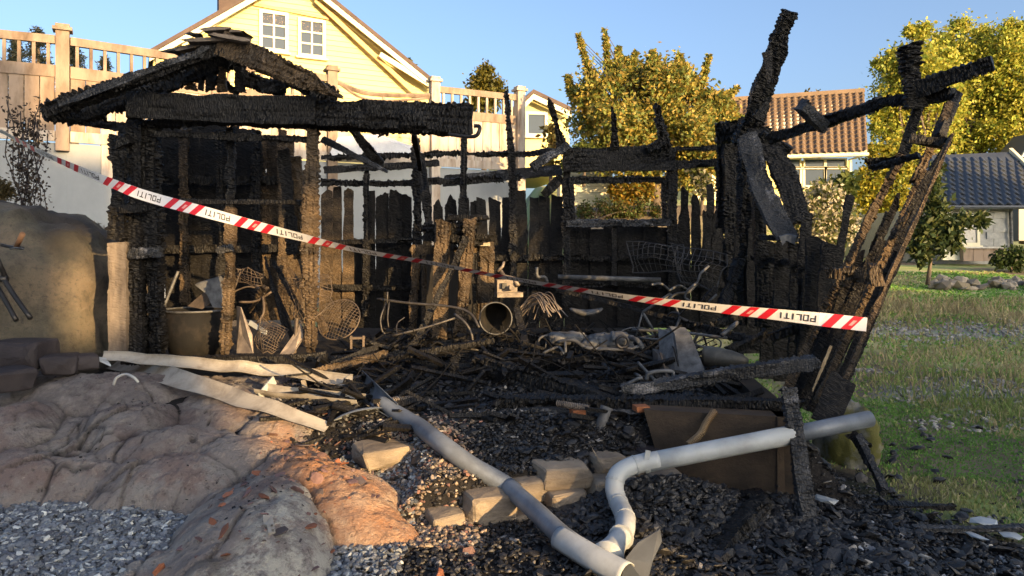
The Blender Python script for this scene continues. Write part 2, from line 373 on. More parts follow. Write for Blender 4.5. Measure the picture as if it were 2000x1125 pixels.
gravel_m = 0.8*ss(-0.2, 0.25, 0.18 - np.abs((GY - 13.4 - 0.03*(GX-8)) / 2.6) + 0.35*fbm(GX*0.7, GY*0.7, 0, 3, 8)) * ss(5.8, 7.0, GX)
gravel_m = np.maximum(gravel_m, ss(-0.1, 0.15, 0.22 - ((GX-5.5)/2.2)**2*0.3 - ((GY-8.2)/1.1)**2*0.4 + 0.4*fbm(GX*1.1, GY*1.1, 0, 4, 77)) * 0.7)
near_gravel = (1 - ss(4.8, 5.0, GY)) * (1 - ss(-0.9, -0.6, GX))
soot = np.where((near_gravel > .5), 0.35, soot); gravel_m = np.maximum(gravel_m, near_gravel)
me = mesh_np(np.stack([GX, GY, GZ], -1), Q, smooth=True, attrs={'grass': grass_m, 'soot': soot, 'gravel': gravel_m})
tag(link('ground', me, None, M['ground']), kind='structure')

# ------------------------------------------------------------------ rock outcrop in front
def lobe(x, y, c, r, rot=0.0, p=2.0):
    ca, sa = math.cos(rot), math.sin(rot); dx, dy = x - c[0], y - c[1]
    u, v_ = (ca*dx + sa*dy) / r[0], (-sa*dx + ca*dy) / r[1]
    d = np.clip(1 - (np.abs(u)**p + np.abs(v_)**p), 0, None)
    return np.where(d > 0, c[2] + r[2] * d ** 0.7, -9.0)
LOBES = [((-1.36, 4.02, -0.20), (0.56, 0.86, 0.46), 0.3), ((-1.22, 4.68, -0.12), (0.44, 1.05, 0.42), 0.62), ((-2.12, 4.72, -0.10), (0.62, 0.36, 0.36), 0.1),
         ((-2.95, 4.90, -0.12), (0.95, 0.36, 0.36), -0.06), ((-2.72, 5.45, 0.12), (0.42, 0.42, 0.36), 0), ((-2.28, 5.15, 0.08), (0.60, 0.36, 0.28), 0.3),
         ((-3.50, 5.35, -0.02), (0.40, 0.55, 0.48), 0.2), ((-1.55, 3.66, -0.22), (0.55, 0.34, 0.30), 0.2), ((-1.85, 5.10, 0.05), (0.60, 0.40, 0.26), -0.2),
         ((-3.2, 5.9, 0.30), (0.75, 0.45, 0.28), 0.0), ((-1.6, 5.55, 0.15), (0.55, 0.45, 0.28), 0.3), ((-0.75, 5.05, 0.0), (0.34, 0.30, 0.26), 0.2),
         ((-0.95, 3.72, -0.28), (0.30, 0.5, 0.28), 0.3), ((-2.1, 5.8, 0.2), (0.8, 0.5, 0.28), 0)]
rx, ry = np.meshgrid(np.arange(-4.8, -0.28, 0.013), np.arange(3.25, 6.45, 0.013))
wx = rx + 0.06*fbm(rx*2.2, ry*2.2, 0, 3, 41); wy = ry + 0.06*fbm(rx*2.2, ry*2.2, 5, 3, 43)
hs = np.stack([lobe(wx, wy, c, r_, ro, 2.3) for c, r_, ro in LOBES])
base = np.interp(wy, [3.2, 4.4, 4.75, 5.0, 5.6, 6.2, 7], [-0.30, -0.18, 0.02, 0.20, 0.37, 0.48, 0.5])
base = np.maximum(base, np.interp(wy, [3.2, 3.7, 4.3, 5.0, 6], [-0.35, -0.2, 0.02, 0.20, 0.24]) - 3.0*(np.abs(wx + 1.25 + 0.45*(wy-4.4))/1.6)**4 )
base = base - 0.35*ss(-0.75, -0.3, wx)*(1-ss(5.2, 5.9, wy))
hs = np.concatenate([hs, base[None]]); srt = np.sort(hs, 0); sec = srt[-2]; EP = 0.012
top = srt[-1] + EP*np.log(np.sum(np.exp(np.clip((hs - srt[-1])/EP, -60, 0)), 0)) - EP*0.5
crack = np.clip(1 - (srt[-1] - sec) / 0.020, 0, 1) * ss(-0.3, 0.1, vn(rx*1.3, ry*1.3, 4, 15)) * (sec > base - 0.03)
plates = vn(rx*1.3 + 0.5*ry, ry*3.0, 0, 91); steps = 0.030 * np.floor(plates * 2.5) / 2.5
fis = np.abs(fbm(rx*2.1 + 3, ry*2.1, 2, 3, 55)); fiss = np.clip(1 - fis / 0.03, 0, 1) * ss(-0.1, 0.25, vn(rx*0.9, ry*0.9, 1, 12))
rr_ = np.random.default_rng(12); SP = np.stack([rr_.uniform(-5, -0.2, 150), rr_.uniform(3.1, 6.6, 150), rr_.uniform(0, 1, 150)], 1)
fx = rx + 0.10*fbm(rx*2, ry*2, 9, 4, 33); fy = ry + 0.10*fbm(rx*2, ry*2, 11, 4, 35); d1 = np.full(rx.shape, 9.0); d2 = d1.copy(); cid = np.zeros(rx.shape)
for px_, py_, h_ in SP:
    dd = np.sqrt(((fx - px_)*0.8 + 0.3*(fy - py_))**2 + ((fy - py_)*1.35 - 0.3*(fx - px_))**2); cl_ = dd < d1
    d2 = np.where(cl_, d1, np.minimum(d2, dd)); cid = np.where(cl_, h_, cid); d1 = np.where(cl_, dd, d1)
fmask = ss(-0.15, 0.25, vn(rx*1.1 + 7, ry*1.1, 3, 25)) * (0.6 + 0.4*ss(4.3, 4.9, ry))
frac = np.clip(1 - (d2 - d1) / 0.024, 0, 1) * fmask; fiss = np.maximum(fiss, frac)
top = top + (cid - 0.5) * 0.07 * fmask
rz = top - 0.028*crack - 0.030*fiss + steps*ss(4.3, 4.7, ry) + 0.034*fbm(rx*3, ry*3, 0, 4, 71) + 0.012*np.abs(fbm(rx*9, ry*12, 0, 4, 72)) + 0.006*fbm(rx*25, ry*25, 0, 3, 73)
orange = np.clip(ss(0.0, 0.25, (hs[1] - base)) * ss(-0.02, 0.03, hs[1] - np.max(hs[[0, 2, 8, 10]], 0) + 0.01) + 0.9*ss(-1.95, -1.5, rx)*ss(4.75, 5.05, ry)*(1-ss(5.2, 5.5, ry))*ss(-0.2, 0.2, fbm(rx*2, ry*2, 7, 3, 4)), 0, 1)
sootr = np.clip(ss(4.9, 5.9, ry + 0.35*fbm(rx*1.5, ry*1.5, 0, 4, 61)) + 0.45*ss(0.0, 0.5, fbm(rx*1.2, ry*1.2, 3, 4, 62)), 0, 1) * (1 - 0.8*orange)
lich = ss(-0.30, 0.15, fbm(rx*1.1, ry*1.1, 0, 3, 66)) * (1 - ss(4.85, 5.3, ry))
n1, n2 = rx.shape; idx = np.arange(n1*n2).reshape(n1, n2)
Q = np.stack([idx[:-1, :-1], idx[:-1, 1:], idx[1:, 1:], idx[1:, :-1]], -1).reshape(-1, 4)
me = mesh_np(np.stack([rx, ry, rz], -1), Q, smooth=True, attrs={'orange': orange, 'soot': sootr, 'lichen': lich, 'crack': np.clip(crack*0.8 + fiss, 0, 1)})
tag(link('rock_outcrop', me, None, M['rock']), kind='structure')
def rock_z(x, y):
    ix = np.clip(((np.asarray(x) + 4.8) / 0.013).astype(int), 0, rx.shape[1]-1); iy = np.clip(((np.asarray(y) - 3.25) / 0.013).astype(int), 0, rx.shape[0]-1)
    z = rz[iy, ix]; ok = (np.asarray(x) > -4.8) & (np.asarray(x) < -0.29) & (np.asarray(y) > 3.25) & (np.asarray(y) < 6.43)
    return np.where(ok, z, -9)
def surf_z(x, y): return np.maximum(ground_z(x, y), rock_z(x, y))

def gp(px, py, lift=0.0, ymax=9.0):
    """point where the sight line through a photo pixel meets what lies on the ground, lifted off it"""
    Y = np.arange(2.7, ymax, 0.01); x = (px - 1000) / F * Y; z = ZC - (py - HZ) / F * Y
    k = int(np.argmax(z <= surf_z(x, Y) + lift)) or len(Y) - 1
    return P(px, py, float(Y[k]))

# ------------------------------------------------------------------ round rocks, stones
def ico(sub=2):
    import bmesh
    bm = bmesh.new(); bmesh.ops.create_icosphere(bm, subdivisions=sub, radius=1.0)
    V = np.array([v.co[:] for v in bm.verts]); T = np.array([[v.index for v in f.verts] for f in bm.faces]); bm.free(); return V, T
I1, I2, I4, I5 = ico(1), ico(2), ico(4), ico(5)
def rock_obj(name, c, r, seed, mat, ico_=None, amp=0.16, rz_=0.0, sq=1.0, parent=None, attrs=None, smooth=True, rx_=0.0):
    V, T = ico_ or I4; V = V.copy()
    if sq != 1.0: V = np.sign(V) * np.abs(V) ** sq
    d = 1 + amp * fbm(V[:,0]*1.5 + seed*7.1, V[:,1]*1.5 + seed*3.3, V[:,2]*1.5, 4, seed)
    V = V * (d + 0.55*amp*fbm(V[:,0]*6 + seed, V[:,1]*6, V[:,2]*9, 3, seed+1))[:, None] * np.array(r)
    me = mesh_np(V, T=T, smooth=smooth, attrs=attrs(V) if attrs else None)
    return link(name, me, parent, mat, Matrix.Translation(Vector(c)) @ Matrix.Rotation(rz_, 4, 'Z') @ Matrix.Rotation(rx_, 4, 'X'))
def hull_obj(name, c, r, seed, mat, parent=None, rz_=0.0, n=16):
    import bmesh
    rg = np.random.default_rng(seed); p = rg.uniform(-1, 1, (n, 3)); k = np.abs(p).argmax(1); p[np.arange(n), k] = np.sign(p[np.arange(n), k]) * rg.uniform(0.86, 1.0, n)
    p = np.concatenate([p, np.array([[a, b_, c_] for a in (-.86, .86) for b_ in (-.86, .86) for c_ in (-.84, .84)]) * rg.uniform(0.8, 1.06, (8, 3))]) * np.array(r)
    bm = bmesh.new(); [bm.verts.new(q) for q in p]; res = bmesh.ops.convex_hull(bm, input=bm.verts)
    bmesh.ops.delete(bm, geom=[v for v in bm.verts if not v.link_faces], context='VERTS')
    bmesh.ops.bevel(bm, geom=list(bm.edges), offset=min(r)*0.10, segments=1, affect='EDGES', profile=0.5)
    bmesh.ops.triangulate(bm, faces=bm.faces); bmesh.ops.subdivide_edges(bm, edges=bm.edges, cuts=1, use_grid_fill=True)
    for v in bm.verts: v.co *= 1 + 0.035*float(fbm(v.co.x*14 + seed, v.co.y*14, v.co.z*20, 3, seed))
    me = bpy.data.meshes.new('m'); bm.to_mesh(me); bm.free()
    return link(name, me, parent, mat, Matrix.Translation(Vector(c)) @ Matrix.Rotation(rz_, 4, 'Z'))
b = rock_obj('boulder', (-5.02, 7.35, 0.85), (1.18, 1.0, 1.17), 3, M['boulder'], I5, 0.10, 0.1, 0.82, None, lambda V: {'soot': np.clip(ss(-0.2, -0.8, V[:,2] + 0.3*fbm(V[:,0]*2, V[:,1]*2, V[:,2]*2, 3, 5)) + 0.8*ss(0.15, 0.5, fbm(V[:,0]*1.3, V[:,1]*1.3, V[:,2]*1.3, 3, 15)), 0, 1)})
tag(b, 'huge smooth greenish brown boulder left of the burnt shed', 'boulder')
for i, (px, py, Y, r_, lab) in enumerate([(42, 690, 6.05, (0.27, 0.2, 0.13), 'soot black stone block below the bicycle fork'), (118, 712, 6.0, (0.15, 0.15, 0.09), 'soot black stone beside the gap at the boulder foot'),
                                   (168, 706, 6.1, (0.10, 0.12, 0.07), 'small sooty stone by the end of the pale gutter'), (8, 742, 5.7, (0.20, 0.2, 0.10), 'dark stone at the left edge under the big black block')]):
    tag(hull_obj('burnt_stone', P(px, py, Y), r_, 20+i, M['sootstone'], None, 0.3*i), lab, 'stone', 'soot blackened stones by the boulder')
tag(rock_obj('mossy_rock', (2.58, 5.75, 0.05), (0.17, 0.26, 0.32), 9, M['moss'], I4, 0.22, 0.4, 0.85), 'pale rock with yellow moss behind the leaning right wall', 'rock')

# ------------------------------------------------------------------ charred timber
def beam_mesh(L, w, t, sp, rng, rough=1.0, taper=(1, 1), jag=(0.03, 0.03), bend=0.0, blk=0.038):
    n = max(5, int(L / sp)); s = np.linspace(0, L, n)
    kw = max(3, int(round(w / max(0.020, sp*1.5)))); kt = max(2, int(round(t / max(0.035, sp*1.8))))
    prof = []; nor = []
    for i in range(kw): prof.append((-t/2, -w/2 + w*i/kw)); nor.append((-1, -0.7 if i == 0 else 0))
    for i in range(kt): prof.append((-t/2 + t*i/kt, w/2)); nor.append((-0.7 if i == 0 else 0, 1))
    for i in range(kw): prof.append((t/2, w/2 - w*i/kw)); nor.append((1, 0.7 if i == 0 else 0))
    for i in range(kt): prof.append((t/2 - t*i/kt, -w/2)); nor.append((0.7 if i == 0 else 0, -1))
    prof, nor = np.array(prof), np.array(nor); m = len(prof)
    blk = max(blk, sp*2.8); sd = lambda: int(rng.integers(1e6))
    per = np.concatenate([[0], np.cumsum(np.linalg.norm(np.diff(prof, axis=0), axis=1))])
    gw = rng.uniform(0.032, 0.055); split = 0.25 if t < 0.035 else 0.9
    gq = per[None, :]/gw + 0.5*fbm(s[:, None]*2.5, 0.7*per[None, :]/gw, 0, 2, sd()); gi = np.floor(gq); gf = gq - gi
    bl = blk * (1 + 0.55*vn(s*5, 0.5, 0, sd()))
    cum = np.cumsum(np.concatenate([[0], np.diff(s)]) / bl)
    q = cum[:, None] + split*2.7*hash3(gi, gi*0, gi*0, sd()) + 0.30*fbm(s[:, None]*9, per[None, :]*18, 0, 3, sd())
    bi = np.floor(q); fq = q - bi; rnd = hash3(bi, gi, 0*bi, sd())
    pil = (1 - np.abs(2*fq - 1)**4) * (1 - 0.75*(gf < 0.22)*(split > 0.5))
    pil = pil * (0.55 + 0.45*(hash3(bi*3, gi, 0*bi, sd()) > 0.35))
    amp = 0.0145 * rough * min(1.0, max(0.4, min(w, t*1.5) / 0.08))
    worn = np.clip(0.30 + 0.9*ss(-0.4, 0.5, fbm(s[:, None]*1.6, per[None, :]*4, 0, 3, sd())), 0, 1.2)
    notch = ss(0.38, 0.75, fbm(s[:, None]*3.2, per[None, :]*7, 5, 3, sd()))
    d = amp * worn * (pil * (0.6 + 1.1*rnd) - 0.75) + amp * 0.14 * rng.normal(size=(n, m)) + 0.007 * rough * fbm(s[:, None]*5, per[None, :]*9, 0, 2, sd()) - min(0.022, 0.22*min(w, t*2)) * notch * min(rough, 1.2)
    tp = np.interp(s, [0, L], taper) * (1 + 0.13*rough*fbm(s*2.3, 3.3, 0, 3, int(rng.integers(1e6))))
    yy = prof[None, :, 0] * tp[:, None]**0.5 + nor[None, :, 0] * d; zz = prof[None, :, 1] * tp[:, None] + nor[None, :, 1] * d
    wob = 0.008 * rough * L**0.5
    yy = yy + (wob * 0.6 * fbm(s*1.2, 1, 0, 2, int(rng.integers(1e6))))[:, None]
    zz = zz + (wob * fbm(s*1.2, 8, 0, 2, int(rng.integers(1e6))) + bend * np.sin(np.pi * s / L))[:, None]
    xx = np.repeat(s[:, None], m, 1) + rng.normal(size=(n, m)) * sp * 0.22
    colz = prof[:, 1] / max(w, 1e-6)
    for e, j in ((0, jag[0]), (-1, jag[1])):
        if j:
            prf = fbm(colz*2.2 + 5, np.full(m, float(rng.uniform(0, 50))), 0, 3, int(rng.integers(1e6)))
            off = j * (0.5 + 0.6*prf) + (j * 0.6 * np.abs(colz) * 2 if j > 0.05 else 0)
            k = min(n-2, max(2, int(j*2 / sp))); fall = np.linspace(1, 0, k)
            if e == 0: xx[:k] += off[None, :] * fall[:, None]
            else: xx[-k:] -= off[None, :] * fall[::-1, None]
    V = np.stack([xx, yy, zz], -1).reshape(-1, 3)
    i = np.arange(n-1)[:, None] * m; j = np.arange(m)[None, :]; j2 = (j + 1) % m
    Q = np.stack([i+j, i+j2, i+m+j2, i+m+j], -1).reshape(-1, 4)
    c0, c1 = len(V), len(V) + 1
    V = np.concatenate([V, [V[:m].mean(0), V[-m:].mean(0)]])
    jj = np.arange(m); T = np.concatenate([np.stack([np.full(m, c0), (jj+1) % m, jj], -1), np.stack([np.full(m, c1), (n-1)*m + jj, (n-1)*m + (jj+1) % m], -1)])
    return mesh_np(V, Q, T)
BS = [100]
def timber(name, a, b, w, t, mat='char', parent=None, rough=1.0, taper=(1, 1), jag=(0.03, 0.03), bend=0.0, n=(0, 1, 0), sp=None, blk=0.038):
    a, b, n = Vector(a), Vector(b), Vector(n); BS[0] += 1; rng = np.random.default_rng(BS[0])
    x = (b - a); L = x.length; x.normalize(); n = n - x*n.dot(x)
    if n.length < 0.2: n = Vector((1, 0, 0)); n = n - x*n.dot(x)
    n.normalize(); z = x.cross(n)
    me = beam_mesh(L, w, t, sp or max(0.008, 0.00145 * (a.y + b.y) / 2), rng, rough, taper, jag, bend, blk)
    mx = Matrix(((x.x, n.x, z.x, a.x), (x.y, n.y, z.y, a.y), (x.z, n.z, z.z, a.z), (0, 0, 0, 1)))
    return link(name, me, parent, M[mat], mx)
def tb(name, x0, y0, Y0, x1, y1, Y1, wpx, t, mat='char', parent=None, **kw):
    return timber(name, P(x0, y0, Y0), P(x1, y1, Y1), wpx / F * (Y0 + Y1) / 2, t, mat, parent, **kw)

shed = thing('burnt_shed', 'burnt out charred timber shed with collapsed roof and open front', 'shed', (-0.8, 6.4, 0.5))
# front wall of the left room
YF0 = 6.5
tb('corner_board', 232, 695, 6.45, 230, 470, 6.45, 36, 0.05, 'weathered', shed, rough=0.3, jag=(0, 0.02))
tb('corner_board', 230, 472, 6.45, 231, 262, 6.47, 30, 0.05, 'char', shed, rough=1.0)
tb('corner_post', 268, 695, 6.55, 268, 236, 6.55, 30, 0.14, 'char', shed, rough=1.5)
tb('corner_post', 304, 695, 6.6, 302, 236, 6.6, 27, 0.14, 'char', shed, rough=1.5)
tb('nogging', 232, 409, 6.4, 292, 409, 6.42, 15, 0.06, 'char', shed)
tb('nogging', 254, 497, 6.48, 322, 492, 6.5, 20, 0.08, 'char_ash', shed)
tb('nogging', 255, 268, 6.45, 225, 282, 6.45, 24, 0.10, 'char', shed)
tb('front_post', 604, 694, 6.5, 609, 250, 6.5, 25, 0.13, 'char_brown', shed, rough=1.1)
tb('front_post', 443, 694, 6.6, 449, 402, 6.6, 20, 0.07, 'char_brown', shed, rough=1.0)
tb('stud', 448, 410, 6.62, 452, 245, 6.62, 15, 0.05, 'char', shed)
tb('stud', 572, 500, 6.8, 556, 290, 6.8, 22, 0.06, 'char', shed)
tb('stud', 588, 510, 6.9, 572, 300, 6.9, 24, 0.06, 'char_brown', shed)
tb('rail', 296, 262, 6.5, 604, 272, 6.5, 12, 0.05, 'char', shed)
tb('rail', 352, 392, 6.6, 590, 398, 6.6, 10, 0.05, 'char', shed)
tb('rail', 425, 490, 6.55, 452, 484, 6.5, 12, 0.05, 'char_ash', shed)
# boards and studs at the back of the left room
for k, (x0, x1, yt, mt) in enumerate([(292, 322, 236, 'char_fine'), (324, 352, 238, 'char_fine'), (372, 398, 236, 'char_fine'), (400, 424, 240, 'char_fine'), (440, 465, 246, 'char_fine'),
                                  (467, 492, 250, 'char_fine'), (494, 520, 262, 'char_brown'), (521, 545, 270, 'char_brown'), (546, 572, 262, 'char_brown'), (573, 598, 330, 'char_brown'), (352, 373, 238, 'char_fine'), (424, 441, 240, 'char_fine')]):
    tb('wall_board', (x0+x1)/2, 628, 7.85, (x0+x1)/2, yt, 7.85, x1-x0+5, 0.025, mt, shed, rough=0.8, blk=0.03)
for xs, yb, mt in ((361, 600, 'char_brown'), (432, 600, 'char'), (553, 600, 'char_brown'), (502, 610, 'char')):
    tb('stud', xs, yb, 7.7, xs, 250, 7.7, 18, 0.06, mt, shed)
tb('rail', 300, 352, 7.72, 560, 352, 7.72, 16, 0.04, 'char', shed)
tb('rail', 295, 488, 7.72, 590, 485, 7.72, 16, 0.04, 'char', shed)
tb('side_board', 250, 640, 7.4, 248, 250, 7.4, 46, 0.03, 'char_fine', shed, n=(0.5, 1, 0))
tb('side_board', 276, 640, 7.8, 274, 245, 7.8, 34, 0.03, 'char_fine', shed)
# front beams
tb('front_beam', 250, 206, 6.4, 618, 218, 6.4, 56, 0.10, 'char', shed, rough=0.55, jag=(0.02, 0))
tb('front_beam', 619, 221, 6.4, 926, 234, 6.4, 54, 0.10, 'char', shed, rough=1.0, jag=(0, 0.02))
tb('plate', 252, 240, 6.55, 925, 256, 6.5, 14, 0.09, 'char', shed, rough=1.4)
MB().tube(curve([P(876, 262, 6.35), P(905, 266, 6.33), P(928, 266, 6.33), P(936, 256, 6.33), P(936, 247, 6.35), P(926, 246, 6.36)], 5), 0.017).build('gutter_hook', M['black_metal'], shed)
# gable
tb('rafter', 88, 222, 6.15, 470, 78, 6.2, 30, 0.10, 'char', shed, rough=1.7, jag=(0.0, 0.06))
tb('barge_board', 120, 208, 6.12, 430, 90, 6.15, 14, 0.14, 'char_ash', shed, rough=1.2, jag=(0.02, 0.1))
tb('rafter', 146, 236, 6.55, 500, 98, 6.6, 26, 0.10, 'char', shed, rough=1.6)
tb('rafter', 428, 84, 6.2, 690, 200, 6.25, 42, 0.09, 'char_brown', shed, rough=1.3, jag=(0.05, 0.2), taper=(1.25, 0.5))
tb('rafter', 470, 96, 6.7, 640, 190, 6.7, 34, 0.08, 'char', shed, rough=1.2)
tb('eave_beam', 92, 218, 6.2, 150, 226, 6.5, 28, 0.14, 'char', shed, rough=1.3)
tb('eave_beam', 150, 232, 6.7, 245, 252, 7.2, 17, 0.08, 'char', shed)
tb('rafter', 160, 226, 7.3, 440, 110, 7.4, 20, 0.08, 'char', shed, rough=1.3)
for k, (x0, y0, x1, y1, wpx, mt) in enumerate([(398, 68, 508, 86, 11, 'char_brown'), (352, 84, 478, 80, 10, 'char_brown'), (372, 66, 470, 60, 9, 'char_brown'), (335, 108, 445, 84, 9, 'char_brown'), (412, 62, 505, 72, 9, 'char_brown'), (350, 104, 452, 88, 9, 'char'),
                                           (400, 96, 506, 92, 12, 'char'), (366, 76, 420, 74, 7, 'char_ash'), (320, 112, 400, 96, 8, 'char_ash')]):
    tb('sheathing_plank', x0, y0, 6.12 + 0.06*k, x1, y1, 6.15 + 0.05*k, wpx*0.7, 0.16 + 0.02*k, 'weathered' if mt == 'char_brown' else mt, shed, rough=0.45, jag=(0.10, 0.10))
for xs, yt, yb, wd, mt in ((372, 158, 178, 24, 'char_brown'), (434, 128, 180, 16, 'char_brown'), (408, 140, 180, 14, 'char'), (468, 122, 184, 18, 'char'), (392, 148, 180, 8, 'char')):
    tb('gable_stud', xs, yb, 6.6, xs+3, yt, 6.6, wd, 0.06, mt, shed)
tb('gable_brace', 405, 148, 6.7, 470, 182, 6.7, 18, 0.05, 'char', shed)
tb('gable_brace', 470, 150, 6.65, 560, 178, 6.65, 30, 0.05, 'char', shed, rough=1.5)
tb('gable_brace', 505, 174, 6.45, 575, 152, 6.4, 20, 0.04, 'char_ash', shed, rough=1.4, jag=(0.05, 0.05))
tb('gable_brace', 545, 138, 6.5, 660, 192, 6.5, 28, 0.05, 'char', shed, rough=1.5)
# middle: hanging pieces
tb('hanging_rafter', 628, 272, 6.9, 758, 336, 6.6, 13, 0.05, 'char_ash', shed, taper=(1.2, 0.35))
tb('hanging_rafter', 688, 252, 7.0, 742, 322, 7.4, 20, 0.06, 'char', shed, taper=(0.7, 1.2))
tb('brace', 808, 258, 7.2, 822, 330, 8.6, 10, 0.05, 'char', shed)
tb('brace', 820, 300, 9.0, 838, 445, 8.8, 16, 0.05, 'char', shed)
tb('brace', 772, 248, 7.0, 735, 270, 7.0, 6, 0.03, 'char', shed)
# back wall
YB = 9.3
tb('wall_plate', 626, 312, YB, 1112, 298, YB, 10, 0.06, 'char', shed, rough=1.7, bend=0.02)
tb('wall_plate', 1318, 292, YB, 1446, 288, YB, 9, 0.06, 'char', shed)
tb('rail', 625, 358, YB, 985, 351, YB, 12, 0.06, 'char', shed, rough=1.5)
tb('rail', 630, 332, YB-0.15, 860, 318, YB-0.1, 14, 0.05, 'char', shed, rough=0.6)
tb('rail', 640, 472, YB-0.06, 812, 470, YB-0.06, 9, 0.05, 'char', shed)
tb('rail', 930, 502, YB-0.06, 1440, 504, YB-0.06, 10, 0.05, 'char', shed)
tb('rail', 640, 560, YB-0.06, 1440, 556, YB-0.06, 10, 0.05, 'char', shed)
tb('header_beam', 1097, 314, 9.15, 1320, 310, 9.15, 46, 0.14, 'char', shed, rough=0.7)
tb('rail', 1318, 322, 9.2, 1448, 316, 9.2, 17, 0.06, 'char', shed)
tb('stud', 714, 620, YB-0.1, 716, 300, YB-0.1, 12, 0.06, 'char', shed)
tb('stud', 817, 560, YB-0.1, 812, 268, YB-0.1, 14, 0.06, 'char', shed)
tb('stud', 907, 560, YB-0.1, 905, 268, YB-0.1, 13, 0.06, 'char', shed)
tb('stud', 1004, 560, YB-0.1, 999, 300, YB-0.1, 15, 0.06, 'char', shed)
tb('stud', 1000, 302, YB-0.1, 987, 174, YB-0.1, 11, 0.05, 'char', shed, taper=(1.2, 0.5), rough=1.4)
tb('stud', 1106, 600, YB-0.15, 1106, 330, YB-0.15, 17, 0.06, 'char', shed)
tb('stud', 1314, 600, YB-0.15, 1313, 330, YB-0.15, 20, 0.06, 'char', shed)
tb('stud', 1200, 560, YB-0.1, 1199, 440, YB-0.1, 10, 0.05, 'char', shed)
tb('stud', 722, 330, YB, 712, 296, YB, 8, 0.04, 'char', shed)
for x0, y0, x1, y1, wd in ((1097, 290, 1070, 188, 15), (1201, 292, 1194, 204, 14), (1301, 292, 1282, 194, 17)):
    tb('rafter_stump', x0, y0, 9.1, x1, y1, 8.7, wd, 0.06, 'char', shed, taper=(1.2, 0.6), rough=1.5, jag=(0.02, 0.06))
tb('brace', 1262, 296, 9.0, 1308, 268, 9.0, 18, 0.06, 'char', shed)
tb('brace', 1112, 280, 9.0, 1036, 328, 8.9, 18, 0.06, 'char_ash', shed)
tb('brace', 1096, 345, 9.2, 1060, 384, 9.2, 17, 0.06, 'char', shed)
tb('brace', 1020, 340, 9.2, 1008, 352, 9.2, 12, 0.06, 'char', shed)
tb('fallen_rail', 865, 354, 9.6, 1098, 332, 9.45, 22, 0.05, 'char_ash', shed, rough=0.4)
rngb = np.random.default_rng(5)
def boards(x0, x1, wpx, top, bot, Y, gap=2.5, skip=(), jg=0.07, mt='char_fine', nm='wall_board', tp=0.80):
    x = x0; k = 0
    while x < x1 - 4:
        wd = wpx * rngb.uniform(0.88, 1.12)
        yt = top + rngb.uniform(-9, 10)
        if not any(a < x + wd/2 < b for a, b in skip):
            dx = rngb.uniform(-3, 3); jj = jg * rngb.uniform(0.5, 1.4)
            tb(nm, x + wd/2, bot, Y + 0.03*(k % 2), x + wd/2 + dx, yt, Y + 0.03*(k % 2), wd + 3.5 - rngb.uniform(0.0, gap + 2.0), 0.022, mt, shed, rough=0.8, jag=(0, jj), blk=0.026, taper=(1.08, tp))
        x += wd; k += 1
boards(626, 692, 22, 362, 640, YB+0.06, 2, mt='char_brown')
boards(690, 712, 20, 466, 640, YB+0.06, 1, jg=0.03)
boards(708, 806, 24, 374, 640, YB+0.06, 2.5)
boards(806, 846, 20, 430, 640, YB+0.06, 2)
boards(846, 930, 24, 376, 640, YB+0.06, 3)
boards(930, 1104, 23.5, 374, 640, YB+0.06, 3, jg=0.05)
boards(1104, 1314, 25, 440, 640, YB+0.06, 0.5, jg=0.0, tp=1.1)
boards(1324, 1446, 24, 385, 640, YB+0.06, 4, jg=0.16)
for x, yt in ((1336, 350), (1386, 352), (1434, 330)):
    tb('wall_board', x, 640, YB+0.1, x, yt, YB+0.1, 14, 0.022, 'char_fine', shed, rough=0.8, jag=(0, 0.1), blk=0.026)
# window in the back wall
win = tb('window_frame', 1109, 352, YB-0.16, 1300, 350, YB-0.16, 12, 0.05, 'char', shed)
tb('frame_side', 1117, 436, YB-0.16, 1116, 352, YB-0.16, 9, 0.05, 'char', win)
tb('frame_side', 1296, 436, YB-0.16, 1296, 352, YB-0.16, 10, 0.05, 'char', win)
tb('frame_sill', 1103, 436, YB-0.18, 1312, 435, YB-0.18, 14, 0.09, 'char_ash', win, rough=0.8)
# cupboard doorway and posts in front of the back wall
tb('door_jamb', 806, 662, 8.5, 812, 482, 8.5, 16, 0.08, 'char_brown', shed)
tb('door_jamb', 944, 628, 8.5, 952, 470, 8.5, 30, 0.07, 'char_brown', shed)
tb('door_jamb', 828, 650, 8.45, 830, 492, 8.45, 8, 0.06, 'char_brown', shed)
tb('door_head', 800, 488, 8.5, 884, 486, 8.5, 18, 0.08, 'char_brown', shed)
tb('door_head', 884, 490, 8.55, 965, 486, 8.55, 12, 0.08, 'char_brown', shed)
tb('door_jamb', 926, 640, 8.52, 928, 492, 8.52, 9, 0.06, 'char', shed)
MB().box(P(822, 640, 8.9), P(930, 640, 8.9) - P(822, 640, 8.9), (0, 0.04, 0), P(822, 490, 8.9) - P(822, 640, 8.9)).build('cupboard_back', M['black_metal'], shed)
bx = MB().cbox(P(947, 471, 8.42), 0.12, 0.06, 0.11).build('junction_box', M['junction'], shed)
MB().cbox(P(950, 471, 8.38), 0.03, 0.012, 0.03).build('knob', M['black_metal'], bx)
